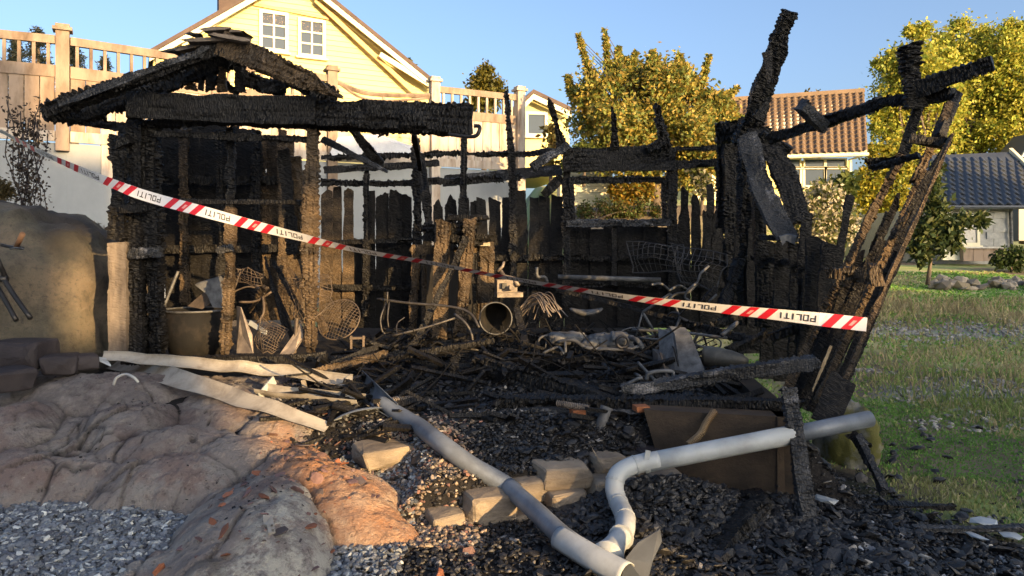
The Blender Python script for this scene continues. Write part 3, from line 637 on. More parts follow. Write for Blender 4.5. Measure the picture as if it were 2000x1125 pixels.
# right rear corner
tb('corner_post', 1430, 640, 8.9, 1428, 245, 8.9, 26, 0.14, 'char', shed, rough=1.4)
tb('corner_post', 1463, 640, 8.2, 1462, 225, 8.2, 34, 0.16, 'char', shed, rough=1.3)
tb('stud', 1490, 640, 7.7, 1480, 262, 7.7, 26, 0.10, 'char', shed)
tb('stud', 1408, 450, 9.0, 1406, 250, 9.0, 14, 0.08, 'char', shed, rough=1.6)
tb('rail', 1398, 262, 8.6, 1470, 248, 8.4, 34, 0.10, 'char', shed, rough=1.6)
tb('ridge_timber', 1452, 285, 8.0, 1545, 20, 7.4, 33, 0.14, 'char', shed, rough=1.9, jag=(0.02, 0.02), taper=(1.25, 0.8))
tb('splinter', 1498, 98, 7.4, 1506, 166, 7.4, 10, 0.04, 'char', shed, taper=(1.5, 0.6))
tb('splinter', 1478, 236, 7.6, 1504, 192, 7.6, 14, 0.05, 'char', shed, taper=(1.4, 0.5))
tb('slumped_board', 1458, 262, 7.6, 1540, 468, 7.0, 40, 0.05, 'char_ash', shed, rough=0.9, bend=-0.05)
tb('slumped_board', 1478, 250, 7.75, 1560, 440, 7.2, 46, 0.06, 'char', shed, rough=1.2, bend=0.08)
tb('slumped_board', 1500, 300, 7.7, 1520, 270, 7.6, 60, 0.06, 'char', shed, rough=1.2)
tb('rail', 1480, 464, 7.3, 1560, 468, 7.0, 11, 0.08, 'char', shed)
MB().poly([P(1522, 462, 6.95), P(1540, 458, 6.95), P(1556, 462, 6.95), P(1552, 478, 6.95), P(1536, 470, 6.95), P(1528, 480, 6.95)], (0.01, 0.03, 0.01)).build('melted_fitting', M['steel_ash'], shed)
# right wall, leaning outwards
for i, (x0, y0, Y0, x1, y1, Y1, wd, mt) in enumerate([
        (1448, 690, 8.5, 1450, 440, 8.5, 30, 'char_fine'), (1474, 690, 8.1, 1476, 440, 8.1, 34, 'char_fine'), (1500, 740, 7.7, 1502, 470, 7.7, 34, 'char_fine'), (1527, 745, 7.4, 1530, 470, 7.4, 34, 'char_fine'), (1553, 750, 7.1, 1558, 470, 7.1, 34, 'char_fine'), (1576, 760, 6.85, 1584, 540, 6.85, 34, 'char_fine'), (1560, 780, 6.3, 1590, 600, 6.3, 40, 'char_fine'),
        (1560, 700, 6.9, 1578, 412, 6.9, 22, 'char'), (1582, 710, 6.7, 1592, 462, 6.7, 32, 'char_fine'), (1600, 720, 6.5, 1618, 470, 6.5, 30, 'char_fine')]):
    tb('wall_board', x0, y0, Y0, x1, y1, Y1, wd, 0.03, mt, shed, rough=0.9, jag=(0, 0.05))
tb('rail', 1440, 600, 8.2, 1600, 610, 6.6, 12, 0.06, 'char', shed); tb('rail', 1470, 505, 8.0, 1610, 520, 6.7, 10, 0.06, 'char', shed)
tb('wall_board', 1610, 640, 6.5, 1660, 378, 6.5, 16, 0.03, 'char_fine', shed)
def lean(x0, y0, x1, y1, Y0, Y1, wd, t, mt, nm='stud', **kw): return tb(nm, x0, y0, Y0, x1, y1, Y1, wd, t, mt, shed, n=(0.4, 1, 0), **kw)
lean(1528, 765, 1765, 300, 5.75, 5.95, 15, 0.10, 'char_brown', rough=1.4)
lean(1757, 330, 1795, 205, 5.95, 6.0, 17, 0.10, 'char', rough=1.4)
lean(1592, 790, 1800, 330, 5.35, 5.5, 13, 0.10, 'char_brown', rough=1.3)
lean(1785, 360, 1855, 200, 5.5, 5.55, 14, 0.10, 'char_brown', rough=1.1)
lean(1618, 815, 1858, 262, 4.95, 5.1, 8, 0.10, 'char_brown', rough=1.0)
for x0, y0, x1, y1, Y0, wd in ((1542, 800, 1690, 480, 6.05, 15), (1556, 800, 1742, 400, 5.95, 13), (1572, 800, 1764, 372, 5.75, 12), (1584, 805, 1740, 450, 5.6, 12), (1604, 810, 1790, 392, 5.4, 11), (1612, 806, 1836, 300, 5.2, 13), (1592, 806, 1760, 430, 5.5, 10), (1632, 790, 1770, 470, 5.1, 11), (1532, 800, 1655, 520, 6.1, 14), (1600, 790, 1726, 440, 5.9, 9), (1618, 800, 1822, 330, 5.3, 8), (1575, 800, 1712, 480, 5.85, 12)):
    lean(x0, y0, x1, y1, Y0, Y0+0.15, wd, 0.03, 'char_fine', 'wall_board', rough=0.9, jag=(0, 0.1))
lean(1608, 830, 1650, 735, 4.85, 4.9, 52, 0.03, 'char_fine', 'wall_board', rough=0.5)
lean(1584, 770, 1624, 672, 5.15, 5.2, 5, 0.02, 'bare_wood', 'split_lath', rough=0.4, taper=(0.4, 1.2))
tb('nogging', 1640, 537, 5.25, 1690, 537, 5.2, 33, 0.07, 'char_brown', shed, rough=0.9)
tb('nogging', 1692, 538, 5.0, 1730, 536, 4.98, 46, 0.07, 'char_brown', shed, rough=0.9)
tb('nogging', 1598, 533, 5.5, 1642, 535, 5.45, 17, 0.06, 'char_brown', shed, rough=0.9, jag=(0.06, 0))
tb('nogging', 1774, 270, 5.4, 1858, 282, 5.3, 16, 0.06, 'char', shed)
tb('nogging', 1690, 322, 6.1, 1760, 316, 6.0, 20, 0.06, 'char', shed)
tb('nogging', 1700, 330, 5.9, 1800, 300, 5.6, 14, 0.06, 'char', shed)
lean(1738, 470, 1862, 262, 5.2, 5.25, 9, 0.05, 'char', rough=1.4)
# arms at the top right
tb('eave_timber', 1498, 272, 7.2, 1720, 200, 6.2, 22, 0.10, 'char', shed, rough=1.5, jag=(0.02, 0))
tb('eave_timber', 1700, 205, 6.25, 1868, 182, 5.7, 22, 0.10, 'char', shed, rough=1.6)
tb('eave_timber', 1762, 184, 5.9, 1940, 124, 5.5, 33, 0.12, 'char', shed, rough=1.4, jag=(0.06, 0.0))
tb('rafter_stump', 1786, 212, 5.85, 1775, 84, 5.8, 30, 0.10, 'char', shed, rough=1.8, jag=(0, 0.02))
tb('rafter_stump', 1612, 250, 6.6, 1563, 200, 6.4, 22, 0.08, 'char_ash', shed, rough=1.4)
tb('stud', 1866, 182, 5.7, 1832, 275, 5.4, 16, 0.08, 'char', shed)
# sill, floor beams and foundation
tb('sill_beam', 975, 782, 5.35, 1550, 792, 4.85, 20, 0.12, 'char', shed, rough=1.2)
tb('sill_beam', 1010, 800, 5.2, 1290, 805, 5.05, 10, 0.06, 'char_ash', shed)
tb('sill_beam', 1215, 764, 5.3, 1600, 706, 5.2, 24, 0.10, 'char_ash', shed, rough=0.9)
tb('sill_beam', 240, 705, 6.4, 640, 700, 6.4, 14, 0.12, 'char', shed)
fb = MB(); A_, B_ = P(1268, 798, 4.85), P(1556, 822, 4.62)
fb.poly([Vector((0.86, 4.86, 0.53)), Vector((1.78, 4.64, 0.53)), Vector((1.80, 4.64, -0.12)), Vector((1.45, 4.72, -0.1)), Vector((0.98, 4.83, 0.10))], (0.03, 0.16, 0))
fb.build('foundation_wall', M['concrete'], shed)
fb = MB(); fb.poly([Vector((1.80, 4.66, 0.53)), Vector((2.02, 6.6, 0.53)), Vector((2.02, 6.6, -0.12)), Vector((1.80, 4.66, -0.12))], (-0.14, 0.0, 0)); fb.build('foundation_wall', M['concrete'], shed)

# ------------------------------------------------------------------ unseen sun blockers added behind the camera, shaped to shade the yard
def sun_plane(u, z, D):
    """point at height z on the vertical plane square to the sun, D metres towards it; u runs to the right of the sun's azimuth"""
    D += 16; z = z + (16*math.tan(R(SUN_EL)) if z > 0 else 0)
    a = R(SUN_AZ); return Vector((math.sin(a)*D + math.cos(a)*u, -math.cos(a)*D + math.sin(a)*u, z))
nh = thing('neighbour_house', 'pale two storey neighbour house with a balcony standing behind the photographer', 'house', sun_plane(2.0, 0, 14))  # added unseen stand-in; its panels are shaped to cast the yard's shadows
NA, NS = sun_plane(1, -1, 0) - sun_plane(0, -1, 0), sun_plane(0, -1, 1) - sun_plane(0, -1, 0)
def npanel(u0, u1, z0, z1, nm='wall', th=0.3, D=14.0, mat='render'):
    b0 = sun_plane(u0, z0, D); return MB().box(b0, NA*(u1-u0), NS*th, (0, 0, sun_plane(u0, z1, D).z - b0.z)).build(nm, M[mat], nh)
npanel(-8.0, 0.95, -0.2, 9.6); npanel(0.95, 1.35, -0.2, 4.2); npanel(0.95, 1.35, 5.3, 9.3); npanel(1.35, 1.72, -0.2, 8.3)
npanel(1.72, 2.6, 5.25, 7.6, 'upper_wall'); npanel(2.6, 3.0, 5.25, 6.3, 'upper_wall'); npanel(3.0, 10.2, 5.25, 7.5, 'upper_wall'); npanel(4.6, 10.2, 7.5, 8.2, 'roof_edge', mat='roof_old')
npanel(2.64, 3.05, 2.92, 3.70, 'balcony_parapet', 0.12); npanel(3.05, 6.0, -0.2, 3.70, 'lower_wall')
npanel(6.0, 10.6, -0.2, 5.25)
hd_ = thing('hedge', 'long tall clipped hedge beside the neighbour house behind the photographer', 'hedge', sun_plane(14, 0, 14))  # unseen, added to keep the low sun off the lawn
V, T = I5
for k in range(15):
    c0 = sun_plane(10.5 + k*1.02, 0.7, 14.0); d = 1 + 0.10*fbm(V[:,0]*3 + k, V[:,1]*3, V[:,2]*3, 3, 200+k); Vk = np.sign(V)*np.abs(V)**0.6 * d[:, None] * np.array([0.85, 0.8, 2.9 + 0.25*math.sin(k*1.7) + (1.3 if k > 10 else 0.45)])
    link('shrub', mesh_np(Vk, T=T, smooth=True), hd_, simple('hedge_leaves', (0.05, 0.08, 0.02), (0.03, 0.05, 0.015), 9, 0.8, 0.2, 0, 0.03) if k == 0 else bpy.data.materials['hedge_leaves'], Matrix.Translation(c0))
bt = thing('broad_tree', 'broad dark tree at the far end of the hedge behind the photographer', 'tree', sun_plane(30.2, 0, 14))  # unseen, added so that the garage lies in shade
MB().tube([sun_plane(30.2, 0, 14), sun_plane(30.2, 5, 14)], 0.3, 8).build('trunk', M['bark'], bt)
rock_obj('crown', sun_plane(30.3, 5.6, 14), (1.9, 1.9, 3.2), 230, bpy.data.materials['hedge_leaves'], I5, 0.2, 0, 0.9, bt)

# ------------------------------------------------------------------ background: deck fence, walls, houses
FP = [(-10.6, 11.2), (-7.6, 12.6), (-5.6, 14.15), (-3.75, 15.5), (-1.72, 16.5), (0.18, 17.5)]
fence = thing('deck_fence', 'scorched wooden deck fence with balusters above white retaining wall', 'fence', (-3.75, 15.5, 3.35))
for i, (x, y) in enumerate(FP):
    pm = M['scorch'] if i < 4 else M['scorch_white']; zt = 5.22
    po = MB().cbox((x, y, (1.5 + zt)/2 if i > 2 else (3.2+zt)/2), 0.2, 0.2, zt - (1.5 if i > 2 else 3.2), R(28)).build('post', pm, fence)
    cp = MB(); cp.cbox((x, y, zt + 0.03), 0.29, 0.29, 0.055, R(28)); cp.cbox((x, y, zt + 0.085), 0.21, 0.21, 0.06, R(28)); cp.build('post_cap', pm, po)
for i in range(5):
    a, b_ = Vector((*FP[i], 0)), Vector((*FP[i+1], 0)); d = (b_ - a); L = d.length; d.normalize(); n = Vector((d.y, -d.x, 0))
    a2, b2 = a + d*0.11, b_ - d*0.11; burnt = (i == 3)
    mt = M['scorch'] if i < 3 else M['scorch']
    up = lambda p, z: Vector((p.x, p.y, z))
    if burnt:
        for off in (0, 0.12): MB().tube(curve([up(a2, 5.02), up(a2 + d*0.5, 4.86 - off), up(a2 + d*1.1, 4.84 - off), up(b2, 4.92 - off*0.5)], 6), [0.05]*19 if off == 0 else 0.03, 6).build('rail', mt, fence)
        MB().bar(up(a2 + d*0.9, 3.6), up(a2 + d*1.0, 4.8), 0.06, 0.05, n).build('baluster', mt, fence)
    else:
        MB().bar(up(a2, 5.07), up(b2, 5.07), 0.14, 0.09, n).build('rail', mt, fence)
        MB().bar(up(a2, 4.54), up(b2, 4.54), 0.20, 0.07, n).build('rail', mt, fence)
        k = int(L / 0.2)
        bm_ = MB().box((-0.025, -0.025, 0), (0.05, 0, 0), (0, 0.05, 0), (0, 0, 0.42)).mesh(); bm_.materials.append(mt if i < 4 else M['scorch_white'])
        for j in range(1, k):
            p = a + d * (L * j / k); o = link('baluster', bm_, fence, None, Matrix.Translation(up(p, 4.61)) @ Matrix.Rotation(math.atan2(d.y, d.x), 4, 'Z'))
    MB().bar(up(a2, 3.45), up(b2, 3.45), 0.18, 0.06, n).build('rail', M['scorch_white'], fence)
    k = int(L / 0.235)
    for j in range(k):
        if burnt and j in (1, 2, 5, 6): continue
        p = a2 + d * ((L - .22) * (j + 0.5) / k); wd = (L - .22)/k - 0.014; hh = 3.5 if not (i == 1 and j in (2, 3, 4)) else 2.75
        bd = MB().box(up(p - d*wd/2, hh) + n*0.01, d*wd, -n*0.024, Vector((0, 0, 4.46 - hh)))
        bd.build('fence_board', M['scorch'] if i < 1 or (i == 1 and j < 2) else M['scorch_white'], fence)
wallp = [(-12.6, 10.0)] + [(x + 0.04, y + 0.06) for x, y in FP] + [(0.3, 22.0)]
rw = MB()
for i in range(len(wallp)-1):
    a, b_ = Vector((*wallp[i], 0.4)), Vector((*wallp[i+1], 0.4)); d = (b_ - a).normalized(); n = Vector((d.y, -d.x, 0))
    rw.box(a, b_ - a + d*0.0, -n*0.25, (0, 0, 2.94))
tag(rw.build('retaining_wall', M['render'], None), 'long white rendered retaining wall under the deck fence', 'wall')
dk = MB(); dk.poly([Vector((x + 0.1, y + 0.25, 3.2)) for x, y in FP] + [Vector((-3, 24, 3.2)), Vector((-14, 24, 3.2))], (0, 0, 0.12))
tag(dk.build('deck_floor', M['scorch_white'], None), kind='structure')
# under-deck clutter
tp = MB()
tv = [(P(x, y, 15.2)) for x, y in ((660, 268), (720, 262), (790, 285), (812, 300), (640, 306))]; tp.poly(tv, (0.1, 0.3, 0.05))
tag(tp.build('tarpaulin', M['tarp'], None), 'white crumpled tarpaulin lying on the wall behind the front beam', 'tarpaulin')

def house_plane(X0, Y0, ang):
    d = Vector((math.cos(ang), math.sin(ang), 0)); n = Vector((d.y, -d.x, 0))
    def pt(px, py, off=0.0):
        o = Vector((X0, Y0, 0)) + n*off; k = (px - 1000) / F
        t = (k*o.y - o.x) / (d.x - k*d.y); q = o + d*t
        return Vector((q.x, q.y, ZC - (py - HZ)/F*q.y))
    return pt, d, n
hp, hd, hn = house_plane(-6.4, 21.2, R(27))
house = thing('yellow_house', 'large cream yellow gabled house standing above the deck', 'house', hp(560, 300))
outline = [(300, 104), (577, -54), (852, 164), (862, 330), (290, 330)]
wl = MB().poly([hp(x, y) for x, y in outline], -hn*6).build('wall', M['cream'], house)
# lapped siding boards up the gable
apx, lft, rgt = hp(577, -50), hp(300, 108), hp(852, 168)
o0 = Vector((-6.4, 21.2, 0)); tof = lambda v: (v - o0).dot(hd)
z = 4.6
while z < apx.z - 0.2:
    tl = tof(lft) + max(0, (z + .15 - lft.z)) / (apx.z - lft.z) * (tof(apx) - tof(lft)); tr = tof(rgt) - max(0, (z + .15 - rgt.z)) / (apx.z - rgt.z) * (tof(rgt) - tof(apx))
    if tr - tl > 0.2:
        a = o0 + hd*tl + hn*0.004; b_ = o0 + hd*tr + hn*0.004; a.z = b_.z = z
        MB().add([a + hn*0.028, b_ + hn*0.028, b_ + Vector((0,0,.145)) + hn*0.006, a + Vector((0,0,.145)) + hn*0.006, a, b_], [(0,1,2,3), (4,5,1,0)]).build('siding_board', M['cream'], house)
    z += 0.15
for pts, nm in (([(292, 106), (577, -56)], 'verge'), ([(577, -56), (850, 165)], 'verge')):
    a, b_ = hp(*pts[0], 0.45), hp(*pts[1], 0.45); up_ = Vector((0, 0, 0.13))
    MB().poly([a, b_, b_ + up_, a + up_], -hn*7).build('roof_slope', M['roof_old'], house)
    c_, d_ = a - Vector((0,0,0.02)), b_ - Vector((0,0,0.02))
    MB().poly([c_, d_, d_ - Vector((0,0,.16)), c_ - Vector((0,0,.16))], -hn*0.05).build('barge_board', M['white_paint'], house)
def board_on(pt, n, x0, y0, x1, y1, wd, off, mat, parent, nm='trim_board'):
    return MB().bar(pt(x0, y0, off), pt(x1, y1, off), wd, 0.04, n).build(nm, mat, parent)
board_on(hp, hn, 616, 0, 830, 201, 0.13, 0.22, M['orange_trim'], house); board_on(hp, hn, 355, 88, 500, -7, 0.12, 0.2, M['white_paint'], house)
board_on(hp, hn, 742, 106, 846, 170, 0.15, 0.40, M['white_paint'], house); board_on(hp, hn, 495, 8, 642, 36, 0.08, 0.07, M['orange_trim'], house)
def window(pt, n, d, x0, y0, x1, y1, parent, nx, ny, frame, glass, fw=0.07, ybr=None, pane2=None, off=0.0):
    """glazed window on a wall plane from photo corner pixels; y0/y1 measured at the left edge"""
    a = pt(x0, y0, off); b_ = pt(x1, y0, off); bt = pt(x0, y1, off)
    W = (Vector((b_.x, b_.y, 0)) - Vector((a.x, a.y, 0))).length; H_ = a.z - bt.z; o = Vector((a.x, a.y, bt.z)) + n*0.03; up_ = Vector((0,0,1))
    f = MB(); f.box(o - d*fw - up_*fw, d*(W + 2*fw), n*0.06, up_*fw); f.box(o - d*fw + up_*H_, d*(W + 2*fw), n*0.06, up_*fw)
    f.box(o - d*fw, d*fw, n*0.06, up_*H_); f.box(o + d*W, d*fw, n*0.06, up_*H_)
    fo = f.build('window', frame, parent); mw = fw*0.55; pw, ph = (W - mw*(nx-1)) / nx, (H_ - mw*(ny-1)) / ny
    for i in range(1, nx): MB().box(o + d*(i*pw + (i-1)*mw), d*mw, n*0.045, up_*H_).build('mullion', frame, fo)
    for j in range(1, ny):
        for i in range(nx): MB().box(o + d*(i*(pw+mw)) + up_*(j*ph + (j-1)*mw), d*pw, n*0.04, up_*mw).build('glazing_bar', frame, fo)
    for i in range(nx):
        for j in range(ny):
            MB().box(o + d*(i*(pw+mw)) + up_*(j*(ph+mw)), d*pw, n*0.012, up_*ph).build('pane', pane2 if (pane2 and j == ny-1) else glass, fo)
    MB().box(o - d*(fw+0.06) - up_*(fw+0.05), d*(W + 2*fw + 0.12), n*0.12, up_*0.05).build('sill', frame, fo)
    return fo
window(hp, hn, hd, 512, 26, 556, 93, house, 2, 3, M['white_paint'], M['glass'], 0.09, pane2=M['curtain'])
window(hp, hn, hd, 587, 41, 629, 105, house, 2, 3, M['white_paint'], M['glass'], 0.09, pane2=M['curtain'])
ch = hp(443, 16, -2.2); MB().cbox((ch.x, ch.y, ch.z + 0.4), 0.5, 0.5, 1.6, R(27)).build('chimney', M['roof_old'], house)

# small house with brown roof between deck and apple tree
sp_, sdv, snv = house_plane(0.62, 24.0, R(12))
sh = thing('small_house', 'small cream house with brown roof behind the end of the deck', 'house', sp_(1060, 330))
MB().poly([sp_(x, y) for x, y in ((1012, 212), (1042, 186), (1108, 214), (1116, 345), (1006, 345))], -snv*5).build('wall', M['cream'], sh)
for a, b_ in (((1006, 218), (1042, 182)), ((1042, 182), (1116, 217))):
    p0, p1 = sp_(*a, 0.4), sp_(*b_, 0.4); MB().poly([p0, p1, p1 + Vector((0,0,.13)), p0 + Vector((0,0,.13))], -snv*6).build('roof_slope', M['roof_old'], sh)
    p0, p1 = sp_(*a, 0.42) - Vector((0,0,.02)), sp_(*b_, 0.42) - Vector((0,0,.02)); MB().poly([p0, p1, p1 - Vector((0,0,.17)), p0 - Vector((0,0,.17))], -snv*0.04).build('barge_board', M['white_paint'], sh)
window(sp_, snv, sdv, 1031, 224, 1063, 261, sh, 1, 1, M['white_paint'], M['glass'], 0.1)
# low white plank shed seen through the window hole
lw = thing('plank_outbuilding', 'low white plank outbuilding seen through the burnt window hole', 'outbuilding', P(1150, 392, 17.0))
z0 = P(1150, 396, 17).z
MB().box(Vector((1.1, 17.05, z0 - 0.6)), (1.18, 0, 0), (0, 1.2, 0), (0, 0, 1.35)).build('wall', M['white_paint'], lw)
for k in range(7): MB().box(Vector((1.1, 17.0, z0 - 0.15 + k*0.13)), (1.2, 0, 0), (0, 0.05, 0.01), (0, 0.005, 0.122)).build('plank', M['white_paint'], lw)

# tiled roofs
def tiled_roof(a, b_, up_a, up_b, tw, tl, amp=0.045):
    """pantiles over the quad a-b (eave) to up_a-up_b (ridge): real waves across, a lip at each course"""
    a, b_, up_a, up_b = map(lambda v: np.array(v, float), (a, b_, up_a, up_b))
    W = np.linalg.norm(b_ - a); L = np.linalg.norm(up_a - a); nx_ = int(W / tw) * 6; rows = int(L / tl)
    u = np.linspace(0, 1, nx_ + 1); vv, hh = [], []
    for r_ in range(rows):
        vv += [r_/rows, (r_ + 0.999)/rows]; hh += [0.035, 0.0]
    vv, hh = np.array(vv), np.array(hh)
    nrm = np.cross(b_ - a, up_a - a); nrm /= np.linalg.norm(nrm)
    if nrm[2] < 0: nrm = -nrm
    Uu, Vv = np.meshgrid(u, vv); w_ = amp * np.sin(Uu * W / tw * 2*np.pi) 
    Pp = (1-Uu)[..., None]*((1-Vv)[..., None]*a + Vv[..., None]*up_a) + Uu[..., None]*((1-Vv)[..., None]*b_ + Vv[..., None]*up_b)
    Pp = Pp + nrm * (w_ + hh[:, None] + 0.06)[..., None]
    n1, n2 = Uu.shape; id_ = np.arange(n1*n2).reshape(n1, n2)
    return mesh_np(Pp, np.stack([id_[:-1, :-1], id_[:-1, 1:], id_[1:, 1:], id_[1:, :-1]], -1).reshape(-1, 4), smooth=False)
bh = thing('brown_roof_house', 'white house with a brown pantile roof beyond the apple tree', 'house', P(1560, 420, 33))
ea, eb, ra, rb = P(1360, 310, 32), P(1694, 298, 32), P(1360, 203, 36.5), P(1687, 181, 36.5)
ro = link('roof_tiles', tiled_roof(ea, eb, ra, rb, 0.30, 0.36), bh, M['tile_brown']); ro['kind'] = 'stuff'
MB().poly([ea, eb, rb, ra], (0, 0, -0.15)).build('roof_slab', M['white_paint'], bh)
MB().bar(ra + Vector((0,0,.1)), rb + Vector((0,0,.1)), 0.2, 0.25).build('ridge_cap', M['tile_brown'], bh)
wx0, wx1 = P(1370, 400, 32.8).x, P(1664, 400, 32.8).x
MB().box((wx0, 32.8, 1.0), (wx1 - wx0, 0, 0), (0, 6, 0), (0, 0, 4.35)).build('wall', M['cream'], bh)
MB().tube([P(1350, 312, 31.85), P(1696, 301, 31.85)], 0.08).build('gutter', M['white_paint'], bh)
MB().tube([P(1690, 302, 31.9), P(1660, 312, 32.6), P(1660, 420, 32.65)], 0.06).build('downpipe', M['white_paint'], bh)
bp = lambda px, py, off=0: P(px, py, 32.8 - off)
for x0, x1 in ((1522, 1561), (1571, 1608), (1613, 1650)): 
    window(bp, Vector((0,-1,0)), Vector((1,0,0)), x0, 330, x1, 362, bh, 1, 1, M['white_paint'], M['glass'], 0.1); window(bp, Vector((0,-1,0)), Vector((1,0,0)), x0, 312, x1, 326, bh, 1, 1, M['white_paint'], M['glass'], 0.06)
for k in range(6): MB().box((P(1366, 0, 32).x, 32.72, 3.6 + k*0.2), (1.6, 0, 0), (0, 0.05, 0.02), (0, 0.01, 0.19)).build('plank', M['white_paint'], bh)

gar = thing('block_garage', 'grey concrete block garage with blue black tiled roof', 'garage', P(1900, 505, 27))
ea, eb, ra, rb = P(1800, 402, 26.6), P(2006, 394, 26.6), P(1800, 304, 29.6), P(1970, 297, 29.6)
eb = Vector((rb.x, 26.6, ea.z)); 
tw_, tl_ = 0.33, 0.37; ux = (eb - ea).normalized(); uy = (ra - ea).normalized(); uz = ux.cross(uy).normalized(); mbt = MB()
for q_ in range(7):
    xx_ = tw_*q_/6; h_ = 0.045*math.sin(2*math.pi*q_/6); mbt.v += [(xx_, 0, h_ - 0.02), (xx_, 0, h_ + 0.035), (xx_, tl_ + 0.02, h_)]
for q_ in range(6): k_ = q_*3; mbt.f += [(k_, k_+3, k_+4, k_+1), (k_+1, k_+4, k_+5, k_+2)]
tme = mbt.mesh(fix=False); tme.materials.append(M['tile_dark'])
for r_ in range(int((ra - ea).length / tl_)):
    for c_i in range(int((eb - ea).length / tw_)):
        o_ = ea + ux*(c_i*tw_) + uy*(r_*tl_) + uz*(0.07 + random.uniform(0, .004))
        if o_.x > P(1780, 0, 27).x: link('roof_tile', tme, gar, None, Matrix(((ux.x, uy.x, uz.x, o_.x), (ux.y, uy.y, uz.y, o_.y), (ux.z, uy.z, uz.z, o_.z), (0, 0, 0, 1))))
MB().poly([ea, eb, rb, ra], (0, 0, -0.12)).build('roof_slab', M['tile_dark'], gar)
MB().poly([eb + Vector((.02,0,-.1)), rb + Vector((.02,0,-.1)), rb + Vector((.02,0,.16)), eb + Vector((.02,0,.16))], (0.14, 0, 0)).build('barge_board', M['white_paint'], gar)
MB().tube([ea + Vector((0, -.08, -.05)), eb + Vector((0, -.08, -.05))], 0.075).build('gutter', M['tile_dark'], gar)
gz0, gz1 = P(0, 508, 27).z, ea.z - 0.1
gx0, gx1 = P(1806, 0, 27).x, P(1974, 0, 27).x
MB().box((gx0, 27.03, gz0 - 0.5), (gx1 - gx0, 0, 0), (0, 5, 0), (0, 0, gz1 - gz0 + 0.5)).build('wall_core', M['block'], gar)
wg = (P(1850, 0, 27).x, P(1912, 0, 27).x, P(0, 478, 27).z, P(0, 421, 27).z)
nb = int((gx1 - gx0) / 0.5); nr = int((gz1 - gz0) / 0.25)
bme = MB().box((0, 0, 0), (0.485, 0, 0), (0, 0.05, 0), (0, 0, 0.235)).mesh(); bme.materials.append(M['block'])
for r_ in range(nr):
    for k in range(nb + 1):
        x = gx0 + k*0.5 - (0.25 if r_ % 2 else 0); zz = gz0 + r_*0.25 + 0.02
        if x < gx0 - 0.01 or x + 0.49 > gx1: continue
        if x + 0.485 > wg[0] and x < wg[1] and zz + 0.23 > wg[2] and zz < wg[3]: continue
        link('concrete_block', bme, gar, None, Matrix.Translation((x, 26.98 + random.uniform(-.004, .004), zz)))
wallp_g = lambda px, py, off=0: P(px, py, 27 - off)
window(wallp_g, Vector((0,-1,0)), Vector((1,0,0)), 1856, 426, 1906, 474, gar, 1, 1, M['white_paint'], M['white_plain'], 0.1)
MB().tube([P(1977, 402, 26.7), P(1974, 412, 26.9), P(1976, 500, 26.9)], 0.06).build('downpipe', M['steel_ash'], gar)
bn = thing('wood_bin', 'low brown wooden bin with flat lid against the garage wall', 'bin', P(1920, 508, 26))
for k in range(4): MB().box(P(1882 + k*20, 510, 26), (0.345, 0, 0), (0, 0.5, 0), (0, 0, 0.46)).build('panel', M['scorch'], bn)
MB().box(P(1878, 485, 25.9), (1.5, 0, 0), (0, 0.65, 0), (0, 0, 0.05)).build('lid', M['white_plain'], bn)
ph = thing('panel_board', 'pale upright board leaning beside the brown wooden bin', 'board', P(1860, 508, 26)); MB().box(P(1842, 508, 26.2), (0.62, 0, 0), (0, 0.1, 0.0), (0, 0.08, 0.55)).build('sheet', M['white_paint'], ph)
eh = thing('edge_house', 'house corner with white barge board at the right edge', 'house', P(2010, 400, 34))
MB().box(P(1990, 470, 34), (6, 0, 0), (0, 5, 0), (0, 0, 3.6)).build('wall', M['tile_dark'], eh); MB().bar(P(1978, 345, 33.8), P(2012, 288, 33.8), 0.28, 0.1).build('barge_board', M['white_paint'], eh)
MB().poly([P(1985, 342, 33.9), P(2100, 342, 33.9), P(2060, 250, 36)], (0, 3, 0)).build('roof_slope', M['tile_dark'], eh)

# ------------------------------------------------------------------ trees and plants
def leaves_np(cent, n, size, cols, rng, spread, up=0.3, elong=1.8):
    """n leaf quads scattered round clump centres; cols: list of colours"""
    pw = spread**1.1; ci = rng.choice(len(cent), n, p=pw/pw.sum()); c = cent[ci]
    p = c + rng.normal(size=(n, 3)) * spread[ci][:, None]
    d = rng.normal(size=(n, 3)); d[:, 2] -= up; d /= np.linalg.norm(d, axis=1)[:, None]
    e = np.cross(d, rng.normal(size=(n, 3))); e /= np.linalg.norm(e, axis=1)[:, None]
    s = size * rng.uniform(0.6, 1.3, n)[:, None]
    a, b2 = d * s, e * s / elong
    V = np.stack([p, p + a*0.5 + b2*0.5, p + a, p + a*0.5 - b2*0.5], 1).reshape(-1, 3)
    Qd = np.arange(4*n).reshape(n, 4)
    cols = np.array(cols); cc = cols[(rng.random(n) * len(cols)).astype(int)] * rng.uniform(0.7, 1.2, n)[:, None]
    cl = (0.8 + 0.4 * hash3(ci, ci*0, ci*0, 3))[:, None]
    return V, Qd, np.repeat(cc * cl, 4, 0)
